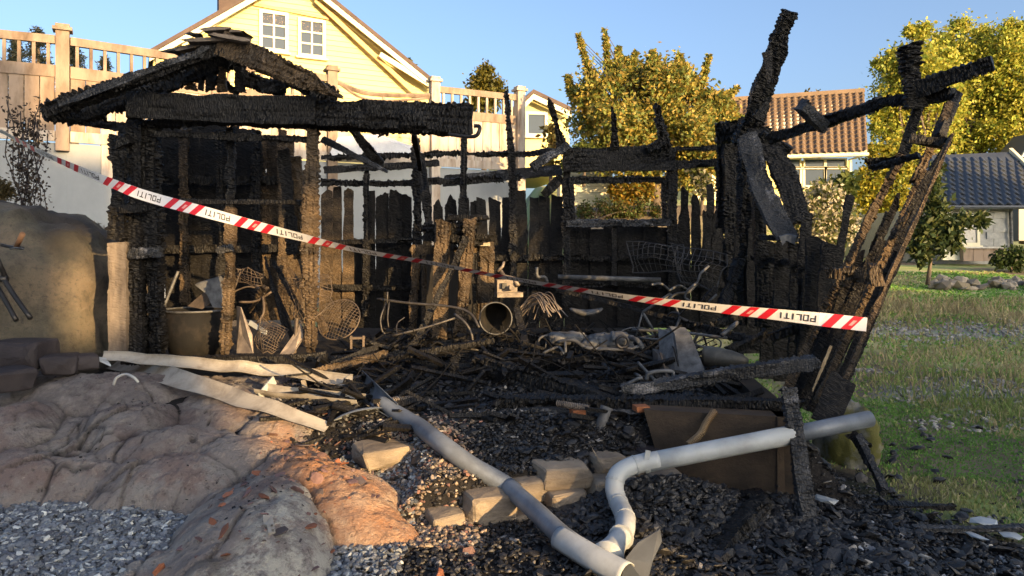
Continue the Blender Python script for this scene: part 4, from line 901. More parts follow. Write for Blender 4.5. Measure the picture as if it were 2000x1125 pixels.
def tree(name, label, base, trunk_h, trunk_r, clumps, n, leaf, cols, seed, group=None, cat='tree', elong=1.8, limb_r=0.35):
    """clumps: list of (centre, radius)"""
    rng = np.random.default_rng(seed); t = thing(name, label, cat, base, group)
    base = Vector(base); fork = base + Vector((rng.uniform(-.1, .1)*trunk_h, 0, trunk_h))
    mb = MB(); mb.tube(curve([base - Vector((0,0,.2)), base + (fork-base)*0.5 + Vector((0.04*trunk_h, 0, 0)), fork], 4), [trunk_r*1.25]*3 + [trunk_r]*3 + [trunk_r*0.85]*3, 7)
    for c, r_ in clumps:
        c = Vector(c); mid = fork.lerp(c, 0.5) + Vector((rng.normal()*0.06, rng.normal()*0.06, 0.08)) * (c - fork).length
        pts = curve([fork, mid, c], 4); rr = [trunk_r * (0.6 - 0.5*i/(len(pts)-1)) * (limb_r/0.35) for i in range(len(pts))]; mb.tube(pts, rr, 5)
    mb.build('trunk', M['bark'], t, True)
    cents, spr = [], []
    for c, r_ in clumps:
        k = 22
        q = rng.normal(size=(k, 3)); q /= np.linalg.norm(q, axis=1)[:, None]; q *= (rng.random(k) ** 0.4)[:, None]
        cents.append(np.array(c) + q * np.array(r_ if isinstance(r_, (tuple, list)) else (r_, r_, r_)) ); spr.append(np.full(k, (np.mean(r_)) * 0.36))
    cents, spr = np.concatenate(cents), np.concatenate(spr)
    V, Qd, cc = leaves_np(cents, n, leaf, cols, rng, spr, elong=elong)
    link('crown', mesh_np(V, Qd, cols=cc), t, M['leaf']); return t
YEL = [(0.40, 0.42, 0.065), (0.46, 0.44, 0.07), (0.29, 0.37, 0.06), (0.50, 0.44, 0.07)]
APP = [(0.32, 0.29, 0.06), (0.38, 0.31, 0.065), (0.20, 0.235, 0.055), (0.42, 0.30, 0.07), (0.14, 0.19, 0.05)]
def sat(lst, seed, k=3):
    rr = random.Random(seed); out = list(lst)
    for x, y, r_, dy in lst:
        for _ in range(k):
            a = rr.uniform(-2.8, -0.3) if rr.random() < .7 else rr.uniform(0, 6.28); d = r_*rr.uniform(0.75, 1.25); out.append((x + math.cos(a)*d, y + math.sin(a)*d, r_*rr.uniform(0.2, 0.4), dy))
    return out
def cl(lst, Y): return [(P(x, y, Y + dy), r_ / F * Y) for x, y, r_, dy in lst]
ap = [(1180, 180, 42, 0), (1240, 160, 40, .5), (1300, 170, 42, -.3), (1350, 190, 40, .4), (1150, 230, 40, .4), (1210, 240, 46, -.6), (1280, 240, 48, 0), (1350, 250, 46, -.4), (1400, 240, 36, .3),
      (1140, 180, 26, 0), (1400, 210, 26, 0), (1220, 300, 44, .3), (1320, 310, 46, .5), (1390, 300, 36, .2), (1160, 290, 30, .2), (1430, 260, 24, .4), (1260, 340, 36, .6), (1350, 345, 36, .6)]
shoots = []
for x0, y0, x1, y1 in ((1160, 170, 1130, 70), (1190, 150, 1181, 60), (1205, 150, 1208, 95), (1265, 140, 1275, 100), (1290, 150, 1282, 110), (1320, 160, 1326, 108), (1350, 180, 1330, 115), (1365, 190, 1384, 110), (1380, 200, 1340, 130), (1120, 190, 1108, 150), (1400, 200, 1440, 172), (1230, 150, 1240, 105)):
    for k in range(11): t = k/10; shoots.append((x0 + (x1-x0)*t, y0 + (y1-y0)*t, 4.0 - 2.6*t, 0.04*k))
tree('apple_tree', 'golden leaved apple tree with upright shoots behind the burnt window wall', P(1282, 418, 16.5), 1.0, 0.13, cl(sat(ap, 5, 2) + shoots, 16), 52000, 0.105, APP, 11, limb_r=0.13)
pops = [('tall yellow leaved tree left of the garage behind the charred arm', 42, [(1790, 110, 45, 0), (1760, 150, 42, 1), (1820, 140, 45, -1), (1745, 200, 36, 0), (1800, 200, 50, 0), (1770, 250, 42, 1), (1830, 240, 45, 1), (1740, 265, 28, 0), (1800, 300, 50, 0), (1735, 130, 22, 0)], (1790, 470)),
        ('tallest yellow tree directly behind the blue black garage roof', 46, [(1880, 95, 42, 0), (1850, 130, 40, 1), (1920, 100, 40, 0), (1900, 160, 50, -1), (1860, 190, 45, 0), (1935, 180, 45, 0), (1890, 240, 55, 0), (1940, 260, 45, 0), (1860, 290, 40, 0)], (1890, 470)),
        ('yellow leaved tree cut off by the right edge of the photo', 44, [(1975, 95, 40, 0), (2010, 130, 50, 0), (1985, 170, 45, 0), (2030, 200, 50, 0), (1980, 240, 45, 0), (2010, 280, 50, 0)], (2000, 470)),
        ('lower yellow green tree in front between brown roof and charred studs', 36, [(1725, 320, 30, 0), (1705, 350, 24, 0), (1745, 350, 30, 0), (1715, 380, 28, 0), (1750, 300, 26, 0), (1700, 400, 26, 0), (1740, 400, 30, 0), (1690, 370, 18, 0)], (1720, 470))]
for i, (lab, Y, lst, b0) in enumerate(pops):
    tree('yellow_tree', lab, P(b0[0], b0[1], Y), 3.0, 0.22, cl(sat(lst, i), Y), 29000 if i < 3 else 11000, 0.23 if i < 3 else 0.20, YEL if i < 3 else [(0.30, 0.30, 0.04), (0.20, 0.24, 0.04), (0.42, 0.34, 0.04)], 40 + i, 'yellow trees behind the garage')
tree('birch_tree', 'small distant birch rising above the deck fence', P(945, 330, 40), 3.2, 0.12, cl([(945, 150, 20, 0), (930, 165, 16, 0), (965, 165, 16, 0), (950, 135, 10, 0), (935, 185, 16, 0), (965, 188, 16, 0), (948, 205, 20, 0), (925, 200, 12, 0), (978, 180, 8, 0)], 40), 3500, 0.22, [(0.13, 0.12, 0.02), (0.10, 0.10, 0.02), (0.16, 0.13, 0.02)], 60)
tree('far_tree', 'dark treetop peeping over the house eave left of the birch', P(800, 300, 44), 3, 0.12, cl([(795, 128, 10, 0), (802, 140, 10, 0), (788, 140, 9, 0), (800, 160, 14, 0)], 44), 900, 0.24, [(0.08, 0.09, 0.03)], 61)
for i, (xx, lab) in enumerate(((1578, 'tiny treetop left above the brown pantile ridge'), (1598, 'tiny treetop right above the brown pantile ridge'))):
    tree('far_tree', lab, P(xx, 330, 60), 4, 0.1, cl([(xx, 184, 6, 0), (xx+2, 195, 8, 0), (xx-3, 205, 9, 0)], 60), 400, 0.3, [(0.14, 0.12, 0.03)], 62+i)
# spruces behind the deck fence at left
for i, (x, yt, wd, lab) in enumerate([(30, 75, 60, 'dark spruce behind the fence at the far left edge'), (75, 52, 60, 'tallest dark spruce behind the left deck fence'), (145, 80, 50, 'dark spruce right of the capped fence post'), (205, 110, 40, 'small dark spruce low behind the right fence bay')]):
    rng = np.random.default_rng(70+i); Y = 19.0 + i*0.7; t = thing('spruce_tree', lab, 'tree', P(x, 300, Y), 'spruces behind the deck fence')
    MB().tube([P(x, 300, Y), P(x, yt, Y)], [0.12, 0.015], 6).build('trunk', M['bark'], t)
    N = 110; mb = MB(); cen = []
    for k in range(N):
        f = (k + .5)/N; an = rng.uniform(0, 6.28); y = yt + 6 + (230 - yt) * f; L = wd / F * Y * (0.12 + 0.9*f) * rng.uniform(0.6, 1.1)
        p = P(x, y, Y); e = p + Vector((math.cos(an)*L, math.sin(an)*L, 0.12*L)); mb.tube([p, e], [0.014, 0.004], 4)
        for q in np.linspace(0.25, 1, 7): cen.append(p.lerp(e, q))
    mb.build('branch', M['bark'], t); cen = np.array([c[:] for c in cen])
    V, Qd, cc = leaves_np(cen, 3800, 0.12, [(0.03, 0.042, 0.035), (0.022, 0.032, 0.028)], rng, np.full(len(cen), 0.035), 0.1, 4)
    link('crown', mesh_np(V, Qd, cols=cc), t, M['leaf'])
def bush(name, label, lst, Y, n, leaf, cols, seed, cat='bush', base=None, tr=0.03, th=0.25, elong=1.8): return tree(name, label, base or P(lst[0][0], max(l[1] for l in lst) + 25, Y), th, tr, cl(lst, Y), n, leaf, cols, seed, None, cat, elong)
bush('flowering_bush', 'bush covered in white flower heads behind the charred right wall', [(1575, 405, 26, 0), (1610, 395, 28, 0), (1600, 430, 30, 0), (1560, 440, 26, 0), (1635, 420, 26, 0), (1620, 460, 26, 0), (1580, 470, 28, 0), (1650, 450, 20, 0)], 14.5, 9000, 0.10, [(0.10, 0.13, 0.04), (0.62, 0.56, 0.40), (0.66, 0.6, 0.44), (0.14, 0.15, 0.04)], 80)
bush('leafy_shrub', 'leafy green shrub in front of the white verandah windows', [(1640, 368, 20, 0), (1620, 376, 14, 0), (1652, 358, 12, 0), (1600, 365, 10, 0)], 15.5, 900, 0.2, [(0.07, 0.10, 0.025), (0.10, 0.12, 0.03)], 81, elong=2.4)
bush('young_tree', 'young green tree standing on the lawn before the garage', [(1820, 400, 22, 0), (1850, 440, 20, 0), (1800, 440, 20, 0), (1880, 430, 14, 0), (1915, 430, 10, 0), (1835, 470, 22, 0), (1790, 475, 18, 0), (1820, 360, 16, 0), (1860, 470, 14, 0), (1800, 500, 12, 0), (1830, 330, 10, 0)], 17.5, 3600, 0.17, [(0.045, 0.075, 0.03), (0.06, 0.09, 0.035), (0.09, 0.11, 0.03)], 82, 'tree', P(1812, 540, 17.5), 0.04, 0.7, 2.2)
bush('low_bush', 'dark green low bush at the garage corner near the right edge', [(1975, 500, 18, 0), (1995, 510, 20, 0), (1955, 508, 12, 0)], 24, 1400, 0.14, [(0.03, 0.055, 0.015), (0.05, 0.08, 0.02)], 83)
bush('garden_bush', 'yellow green bush low behind the header beam spikes', [(1140, 300, 16, 0), (1170, 310, 16, 0), (1110, 320, 12, 0)], 15.0, 1800, 0.09, [(0.16, 0.18, 0.03), (0.1, 0.13, 0.03)], 84)
bush('amber_bush', 'amber leaved bush glowing through the burnt window hole', [(1220, 370, 16, 0), (1240, 385, 16, 0), (1210, 392, 12, 0), (1260, 375, 14, 0), (1200, 370, 10, 0)], 16.2, 1800, 0.10, [(0.26, 0.17, 0.02), (0.2, 0.12, 0.02), (0.12, 0.12, 0.02)], 85)
bush('corner_sapling', 'sparse sapling in front of the small cream house', [(1075, 255, 12, 0), (1085, 280, 14, 0), (1070, 300, 10, 0), (1078, 320, 10, 0)], 15.5, 420, 0.14, [(0.13, 0.12, 0.03), (0.2, 0.14, 0.04)], 86, 'sapling')
bush('leafy_clump', 'green leafy plant in the gap beside the right corner post', [(1370, 350, 14, 0), (1380, 375, 12, 0), (1360, 330, 12, 0)], 13.5, 900, 0.09, [(0.1, 0.12, 0.03), (0.3, 0.28, 0.18)], 87)
# rock garden mound seen through the window
for i, (x, y, r_, lab) in enumerate([(1160, 412, 20, 'largest pale rock of the rock garden in the window hole'), (1130, 405, 12, 'small pale rock at the left of the window hole'), (1190, 418, 10, 'low pale rock right of the largest one in the window hole')]):
    tag(rock_obj('garden_rock', P(x, y + 6, 14.6), (r_/F*14.6, 0.25, r_/F*11), 90+i, M['garden_rock'], I4, 0.25, i), lab, 'rock', 'rocks of the garden behind the shed')
bush('creeping_plant', 'mossy creeping plants covering the garden mound behind the window hole', [(1140, 408, 12, 0), (1180, 402, 14, 0), (1215, 408, 14, 0), (1250, 405, 14, 0), (1280, 412, 12, 0), (1230, 418, 14, 0), (1150, 418, 12, 0), (1200, 420, 14, 0)], 14.3, 3200, 0.06, [(0.11, 0.13, 0.03), (0.07, 0.10, 0.025), (0.15, 0.11, 0.04)], 88, 'plant', th=0.02)
# dead creeper by the white wall
dv = thing('dead_creeper', 'withered dark creeper climbing in front of the white wall', 'plant', P(55, 420, 9.0)); rng = np.random.default_rng(3); mb = MB(); cen = []
for k in range(16):
    x = 45 + rng.normal()*16; pts = [P(x, 415, 9.0)]; y = 415
    while y > 190 + 80*rng.random(): y -= 22; x += rng.normal()*5; pts.append(P(x, y, 9.0 + rng.normal()*0.05))
    if len(pts) > 2:
        mb.tube(curve(pts, 3), 0.006, 4)
        for q in pts[1:]: cen.append(q[:])
mb.build('stem', M['sootstone'], dv); cen = np.array(cen); V, Qd, cc = leaves_np(cen, 1100, 0.05, [(0.035, 0.028, 0.024), (0.08, 0.06, 0.045)], rng, np.full(len(cen), 0.05)); link('foliage', mesh_np(V, Qd, cols=cc), dv, M['leaf'])
bush('brown_conifer', 'scorched brown conifer sprig at the left edge above the boulder', [(2, 365, 14, 0), (10, 378, 12, 0), (-8, 372, 14, 0)], 8.6, 1500, 0.07, [(0.10, 0.075, 0.03), (0.06, 0.05, 0.02)], 89, 'conifer', P(-2, 410, 8.6), elong=5)
bush('dry_weeds', 'dry grey weeds between the boulder and the corner board', [(195, 455, 10, 0), (205, 470, 10, 0), (185, 448, 8, 0)], 8.0, 500, 0.07, [(0.12, 0.11, 0.07), (0.07, 0.06, 0.04)], 90, 'weeds', elong=7)
# ------------------------------------------------------------------ stone wall and slabs
sw = thing('stone_wall', 'low dry wall of split stones below the long grey pipe', 'wall', P(1060, 1010, 4.5))
for i, (x, y, wd, hh, Y) in enumerate([(952, 988, 106, 66, 4.36), (868, 1016, 80, 46, 4.26), (1097, 926, 112, 50, 4.58), (1100, 976, 88, 56, 4.5), (1182, 902, 72, 40, 4.72), (1195, 952, 112, 56, 4.6), (1290, 936, 78, 42, 4.68), (1112, 1002, 60, 28, 4.5),
                                   (935, 1034, 70, 26, 4.33), (1030, 952, 74, 46, 4.52), (1012, 1010, 64, 40, 4.42), (880, 1048, 74, 28, 4.22), (1245, 905, 62, 40, 4.78), (1040, 905, 50, 34, 4.75)]):
    hull_obj('stone', P(x, y, Y + 0.06), (wd/F*Y*0.52, 0.14, hh/F*Y*0.54), 120+i, M['stone'], sw, 0.32 + random.uniform(-.1, .1))
tag(hull_obj('rock_slab', gp(748, 885, .03), (0.20, 0.18, 0.075), 140, M['stone'], None, 0.5), 'flat sandy rock slab between the orange rock and long pipe', 'rock')
tag(hull_obj('rock_slab', P(1270, 890, 4.95), (0.20, 0.14, 0.10), 141, M['sootstone'], None, 0.7), 'sooty stone slab where the wall meets the concrete foundation', 'rock')

# ------------------------------------------------------------------ gutters and downpipes torn off the roof
def trough(pts, r, arc=180, tilt=0.0, th=0.004, flat=1.0, k=9):
    """open half-round gutter along a path, opening upwards, tilted about its own axis"""
    pts = [Vector(p) for p in pts]; n = len(pts); rr = r if isinstance(r, list) else [r]*n; V, Fc = [], []
    fl = flat if isinstance(flat, list) else [flat]*n; ti = tilt if isinstance(tilt, list) else [tilt]*n
    for i, p in enumerate(pts):
        t = (pts[min(i+1, n-1)] - pts[max(i-1, 0)]).normalized(); u = t.cross(Vector((0,0,1))).normalized(); v_ = u.cross(t)
        q = Matrix.Rotation(ti[i], 3, t); u, v_ = q @ u, q @ v_
        for s_ in (0, 1):
            for j in range(k):
                an = R(-90 - arc/2 + arc*j/(k-1)); rad = rr[i] + (th if s_ else 0)
                V.append(p + u*math.cos(an)*rad + v_*(math.sin(an)*rad*fl[i]))
    m_ = 2*k
    for i in range(n-1):
        a, b_ = i*m_, (i+1)*m_
        for j in range(k-1):
            Fc.append((a+j, a+j+1, b_+j+1, b_+j)); Fc.append((a+k+j+1, a+k+j, b_+k+j, b_+k+j+1))
        for j in (0, k-1): Fc.append((a+j, a+k+j, b_+k+j, b_+j) if j == 0 else (a+k+j, a+j, b_+j, b_+k+j))
    for i in (0, n-1):
        a = i*m_
        for j in range(k-1): Fc.append((a+j, a+j+1, a+k+j+1, a+k+j))
    return MB().add(V, Fc)
def PP(lst): return [P(*q) for q in lst]
def solo(mb, name, label, cat, mat, group=None, smooth=False):
    return tag(mb.build(name, M[mat] if isinstance(mat, str) else mat, None, smooth), label, cat, group)
def warp(pts, amp, seed, sc=4):
    return [p + Vector((vn(p.x*sc, p.y*sc, p.z*sc, seed)*amp, vn(p.x*sc, p.y*sc, p.z*sc, seed+1)*amp, vn(p.x*sc, p.y*sc, p.z*sc, seed+2)*amp)) for p in pts]
c1 = warp(curve(PP([(198, 695, 6.15), (330, 704, 6.1), (450, 714, 6.0), (570, 726, 5.95), (684, 740, 5.85)]), 8), 0.018, 1, 6)
solo(trough(c1, [0.045 + 0.012*min(1, i/8) for i in range(len(c1))], 170, R(38), flat=0.7), 'gutter', 'long torn white gutter lying along the front of the left room', 'gutter', 'gutter_white', 'gutters torn off the burnt shed')
c2 = warp(curve([gp(x_, y_, .07) for x_, y_ in ((215, 702), (330, 733), (440, 765), (540, 797), (640, 832))], 8), 0.015, 11)
solo(trough(c2, [0.10 - 0.06*i/len(c2) for i in range(len(c2))], 150, R(35), flat=0.35), 'gutter', 'flattened white gutter narrowing down towards the sunlit rock', 'gutter', 'gutter_white', 'gutters torn off the burnt shed')
c3 = warp(curve([gp(x_, y_, .06) for x_, y_ in ((505, 756), (600, 766), (704, 776))], 8), 0.008, 21)
solo(trough(c3, 0.062, 185, R(10)), 'gutter', 'short sunlit gutter section behind the narrowing white one', 'gutter', 'gutter_white', 'gutters torn off the burnt shed')
solo(MB().bar(P(508, 775, 5.75), P(536, 742, 5.95), 0.07, 0.012, (0, 1, .4)), 'gutter_bracket', 'grey bracket crossing the short sunlit gutter section', 'bracket', 'pipe_white')
solo(MB().bar(P(592, 742, 5.9), P(596, 758, 5.9), 0.035, 0.012), 'gutter_bracket', 'pale small bracket joining the two sunlit gutters', 'bracket', 'gutter_white')
solo(MB().poly(PP([(133, 692, 6.1), (190, 704, 6.1), (216, 716, 6.05), (205, 702, 6.15), (160, 695, 6.15)]), (0, 0.01, 0.012)), 'metal_strip', 'curled white metal strip left of the gutter ends', 'strip', 'pipe_white')
c4 = curve([gp(x_, y_, .05) for x_, y_ in ((652, 822), (700, 808), (752, 798))], 6)
solo(trough(c4, [0.01, 0.03, 0.045, 0.052, 0.056, 0.06, 0.06, 0.058, 0.055, 0.05, 0.045, 0.03, 0.01], 150, R(160), flat=0.5), 'metal_strip', 'grey lens shaped metal scrap left of the long pipe', 'strip', 'zinc')
lg = thing('long_pipe', 'long bent grey gutter pipe crossing the slope to the bottom edge', 'pipe', P(1000, 960, 4.55))
cL = warp(curve([gp(740, 783, .06), gp(800, 822, .07), gp(880, 878, .09), gp(1000, 957, .11)], 8), 0.012, 31)
MB().tube(cL, [0.042 + 0.015*min(1, i/6) for i in range(len(cL))], 14).build('pipe_section', M['zinc'], lg, True)
cL2 = curve([gp(992, 951, .11), gp(1045, 997, .14), gp(1100, 1048, .11), gp(1170, 1096, .08)], 8)
MB().tube(cL2, [0.057]*3 + [0.053]*(len(cL2)-7) + [0.056, 0.052, 0.046, 0.04], 14).build('pipe_section', M['zinc'], lg, True)
trough(curve([gp(1095, 1052, .10), gp(1160, 1092, .08), gp(1225, 1126, .06)], 8), 0.06, 190, R(205)).build('pipe_end', M['pipe_white'], lg, True)
co = curve([gp(690, 742, .10), gp(725, 770, .09), gp(765, 800, .08)], 6)
trough(co, [0.10 - 0.045*i/12 for i in range(13)], 150, [R(60)]*13).build('open_trough', M['zinc'], lg)
dp = thing('downpipe', 'pale downpipe with swan neck bends lying before the concrete foundation', 'pipe', P(1210, 1000, 4.2))
MB().tube(PP([(1262, 904, 4.42), (1340, 889, 4.44), (1450, 868, 4.47), (1548, 849, 4.5)]), 0.057, 14).build('pipe_section', M['pipe_white'], dp, True)
MB().tube(PP([(1540, 851, 4.52), (1620, 834, 4.6), (1698, 818, 4.7)]), 0.052, 14).build('pipe_section', M['zinc'], dp, True)
cd = curve(PP([(1285, 899, 4.42), (1240, 908, 4.4), (1208, 925, 4.36), (1200, 952, 4.32), (1208, 982, 4.25)]) + [gp(1221, 1012, .12), gp(1218, 1040, .10), gp(1200, 1066, .09), gp(1186, 1090, .08)], 6)
MB().tube(cd, [0.054]*(len(cd)-8) + [0.055, 0.057, 0.060, 0.064, 0.068, 0.074, 0.080, 0.085], 14).build('swan_neck', M['pipe_white'], dp, True)
for k in (6, 15, 24, 30, 38): 
    t_ = (cd[k+1] - cd[k-1]).normalized()*0.006; MB().tube([cd[k] - t_, cd[k] + t_], 0.0575 if k < 38 else 0.066, 14).build('collar', M['pipe_white'], dp)
MB().tube([P(1258, 905, 4.42), P(1266, 903.5, 4.42)], 0.060, 14).build('collar', M['pipe_white'], dp); MB().bar(P(1262, 900, 4.37), P(1266, 880, 4.37), 0.03, 0.008).build('pipe_clip', M['pipe_white'], dp)
sv = PP([(1212, 1135, 3.48), (1222, 1090, 3.5), (1246, 1060, 3.55), (1286, 1036, 3.6), (1290, 1062, 3.57), (1272, 1100, 3.5), (1262, 1140, 3.45)])
solo(MB().poly(sv, (0.01, 0.012, 0.006)), 'metal_sheet', 'dark blue grey pointed metal sheet upright at the bottom edge', 'sheet', 'slate_metal')
solo(trough(curve(PP([(1285, 1072, 4.0), (1340, 1088, 3.95), (1420, 1112, 3.85)]), 6), 0.03, 140, R(20), flat=0.5), 'metal_strip', 'thin white metal strip behind the pointed sheet at the bottom', 'strip', 'pipe_white')
solo(MB().tube(curve(PP([(222, 752, 5.55), (228, 738, 5.55), (246, 731, 5.55), (262, 738, 5.5), (270, 747, 5.5)]), 6), 0.011, 6), 'ring_handle', 'small white curved handle lying on the dark rock', 'handle', 'white_plain', None, True)
hz = float(surf_z(-1.35, 4.1)); hp_ = thing('hinge_plate', 'cream coloured flat metal plate with holes lying on the rounded rock', 'plate', P(526, 1022, 4.12))
MB().poly([gp(x_, y_, .022) for x_, y_ in ((513, 1006), (532, 1006), (538, 1038), (524, 1041), (521, 1025), (515, 1024))], (0.0, 0.003, -0.012)).build('plate', M['gutter_white'], hp_)
for x, y in ((531, 1026), (533, 1035)): MB().tube([gp(x, y, .02), gp(x, y, .028)], 0.006, 8).build('hole', M['black_metal'], hp_)

# ------------------------------------------------------------------ loose charred timber
def loose(lab, x0, y0, Y0, x1, y1, Y1, wpx, t, mat='char', nm='charred_beam', cat='beam', group=None, **kw):
    return tag(tb(nm, x0, y0, Y0, x1, y1, Y1, wpx, t, mat, None, **kw), lab, cat, group)
loose('thick charred beam sloping down to the slope in the middle of the floor', 935, 712, 6.2, 1192, 792, 5.3, 34, 0.16, 'char', rough=1.2, jag=(0.05, 0.0))
loose('charred log lying level behind the sloping beam', 1050, 712, 6.4, 1300, 696, 6.3, 24, 0.14, 'char', 'charred_log', 'log', rough=1.2)
loose('thick charred post leaning upright before the cupboard', 860, 662, 8.1, 866, 420, 8.2, 27, 0.14, 'char_brown', 'charred_post', 'post', rough=0.8, jag=(0.03, 0.06))
loose('second charred post right of the thickest one tilting rightwards', 897, 650, 8.1, 918, 425, 8.2, 24, 0.10, 'char_brown', 'charred_post', 'post', rough=0.9, jag=(0.03, 0.05))
loose('thin charred pole leaning across both cupboard posts', 800, 692, 7.6, 912, 462, 8.0, 13, 0.06, 'char', 'charred_pole', 'pole', rough=0.7)
loose('long thin charred pole sloping down to the right over the bicycles', 1085, 565, 8.0, 1395, 642, 7.2, 9, 0.06, 'char', 'charred_pole', 'pole', rough=0.5)
loose('charred plank standing in front of the concrete foundation', 1541, 752, 4.58, 1596, 1085, 4.22, 29, 0.05, 'char_ash', 'charred_plank', 'plank', rough=1.3, jag=(0.03, 0.05))
loose('thick cracked beam lying at the bottom edge before the foundation', 1492, 978, 4.35, 1370, 1130, 3.75, 36, 0.11, 'char', rough=1.2)
loose('narrow charred beam half buried left of the thick cracked one', 1240, 1000, 4.3, 1490, 965, 4.45, 18, 0.08, 'char', rough=1.2)
loose('dark plank leaning on the grass right of the foundation', 1672, 850, 5.0, 1730, 965, 4.6, 14, 0.06, 'char_ash', 'charred_plank', 'plank', rough=0.7)
loose('level charred plank at the edge of the grass', 1700, 985, 4.45, 1870, 988, 4.4, 9, 0.06, 'char', 'charred_plank', 'plank', rough=1.0)
loose('ash grey charred pole reaching the right edge near the bottom', 1780, 1032, 4.2, 2010, 1035, 4.15, 13, 0.05, 'char_ash', 'charred_pole', 'pole', rough=0.8)
loose('short charred block at the top of the leaning dark plank', 1655, 845, 5.05, 1700, 880, 4.95, 18, 0.08, 'char', 'charred_block', 'block', rough=1.3)
for i, (x0, y0, x1, y1, wd, mt, lab) in enumerate([(518, 500, 556, 640, 9, 'char', 'leftmost thin burnt stick leaning in the left room'), (532, 505, 612, 650, 13, 'char', 'long burnt lath leaning left of the right front post'), (560, 520, 640, 650, 13, 'char_brown', 'sunlit burnt lath leaning right behind the right front post'),
                                            (585, 505, 602, 560, 12, 'char', 'short burnt stick in the shade right of the laths'), (536, 560, 575, 668, 11, 'char', 'low burnt stick behind the small wire basket'), (486, 610, 520, 560, 13, 'char_brown', 'sunlit bent wooden bar above the folded metal sheet')]):
    loose(lab, x0, y0, 7.3, x1, y1, 6.9, wd, 0.04, mt, 'burnt_lath', 'lath', 'burnt laths leaning in the left room', rough=0.8, taper=(0.5, 1.1))
for i, (x0, y0, Y0, x1, y1, Y1, wd, lab) in enumerate([(600, 728, 6.1, 760, 688, 6.6, 14, 'sunlit ribbed charred beam behind the gutter ends'), (640, 712, 6.4, 740, 676, 6.8, 10, 'short charred batten next to the ribbed beam behind the gutters'), (1390, 640, 6.9, 1480, 600, 7.2, 16, 'charred batten propped at the foot of the corner post'),
                                                 (1420, 690, 6.3, 1500, 650, 6.4, 26, 'broad charred board behind the gas cylinder'), (1500, 660, 6.4, 1560, 640, 6.3, 20, 'stubby charred board inside the leaning right wall'), (1360, 600, 7.6, 1400, 560, 7.6, 10, 'small charred stick below the wire netting'), (560, 700, 6.3, 640, 690, 6.4, 10, 'charred batten in front of the right front post')]):
    loose(lab, x0, y0, Y0, x1, y1, Y1, wd, 0.05, 'char_brown' if i == 0 else 'char', 'charred_batten', 'batten', rough=1.1)
for lab, x0, y0, Y0, x1, y1, Y1, wd in (('charred rafter lying across the moped towards the wire coil', 1010, 655, 7.0, 1215, 700, 6.2, 15), ('charred rafter stuck upright in the heap left of the moped', 1030, 690, 6.6, 1010, 600, 7.0, 13),
        ('charred joist lying between the two wire netting pieces and the steel rods', 1290, 625, 7.2, 1480, 665, 6.6, 16), ('charred joist lying under the steel box', 1180, 735, 5.9, 1420, 722, 5.8, 15), ('blackened board tipped against the corner post foot', 1405, 610, 7.4, 1450, 500, 8.0, 18),
        ('charred joist between the bent pipe chair and the slope', 760, 700, 6.4, 960, 668, 6.8, 13), ('thick black stump in the middle of the slope top', 880, 742, 5.9, 892, 690, 6.0, 18)):
    loose(lab, x0, y0, Y0, x1, y1, Y1, wd, 0.08, 'char', 'charred_joist', 'timber', rough=1.2, jag=(0.05, 0.05))
for i in range(9):
    x0 = 840 + random.uniform(-10, 60); y0 = 430 + i*5 + random.uniform(-4, 4)
    if i == 0: pile = thing('collapsed_shelf', 'collapsed black pile of charred boards above the cupboard', 'pile', P(880, 470, 8.4))
    tb('board', x0 - 20, y0 + random.uniform(-6, 6), 8.5, x0 + random.uniform(50, 80), y0 + random.uniform(-8, 8), 8.3, random.uniform(8, 14), 0.16, 'char', pile, rough=1.3, jag=(0.05, 0.05))

# ------------------------------------------------------------------ burnt contents
def frame_thing(name, label, cat, tubes, mat='steel', part='tube', group=None, k=6):
    t = thing(name, label, cat, P(*tubes[0][0][0]), group)
    for pts, r in tubes: MB().tube(curve(PP(pts), 5) if len(pts) > 2 else PP(pts), r, k).build(part, M[mat], t, True)
    return t
def lathe(prof, cen, axis_=(0,0,1), k=24):
    ax = Vector(axis_).normalized(); u = ax.orthogonal().normalized(); v_ = ax.cross(u); mb = MB(); n = len(prof); V = []
    for r_, h in prof:
        for j in range(k): an = 2*math.pi*j/k; V.append(Vector(cen) + ax*h + (u*math.cos(an) + v_*math.sin(an))*r_)
    Fc = [(i*k+j, i*k+(j+1) % k, (i+1)*k+(j+1) % k, (i+1)*k+j) for i in range(n-1) for j in range(k)]
    return mb.add(V, Fc)
bc = P(382, 606, 7.0)
bb = thing('half_barrel', 'black burnt half barrel full of scrap in the left room', 'barrel', bc - Vector((0,0,.42)))
lathe([(0.0, -.42), (0.22, -.42), (0.27, -.25), (0.295, 0.0), (0.285, 0.0), (0.26, -.10), (0.0, -.12)], bc, k=28).build('body', M['soot_iron'], bb, True)
MB().tube([bc + Vector((math.cos(a)*.297, math.sin(a)*.297, 0.006)) for a in np.linspace(0, 2*math.pi, 32)[:-1]], 0.010, 6, True).build('rim', M['steel_ash'], bb, True)
sh_ = MB(); sh_.poly(PP([(380, 556, 7.0), (425, 543, 7.0), (442, 565, 6.95), (438, 602, 6.9), (415, 600, 6.9), (404, 575, 6.95)]), (0.02, 0.03, 0.02)); solo(sh_, 'metal_sheet', 'grey bent metal sheet sticking out of the half barrel', 'sheet', 'steel_ash')
solo(MB().poly(PP([(366, 598, 7.05), (404, 566, 7.05), (414, 590, 7.0), (395, 604, 7.0)]), (0.01, 0.04, 0.02)), 'metal_sheet', 'rusty plate below the grey sheet in the half barrel', 'sheet', 'steel_rust')
solo(MB().tube(PP([(320, 600, 7.1), (348, 530, 7.2)]), 0.014, 6), 'iron_bar', 'thin iron bar leaning against the left room wall behind the barrel', 'bar', 'steel_ash')
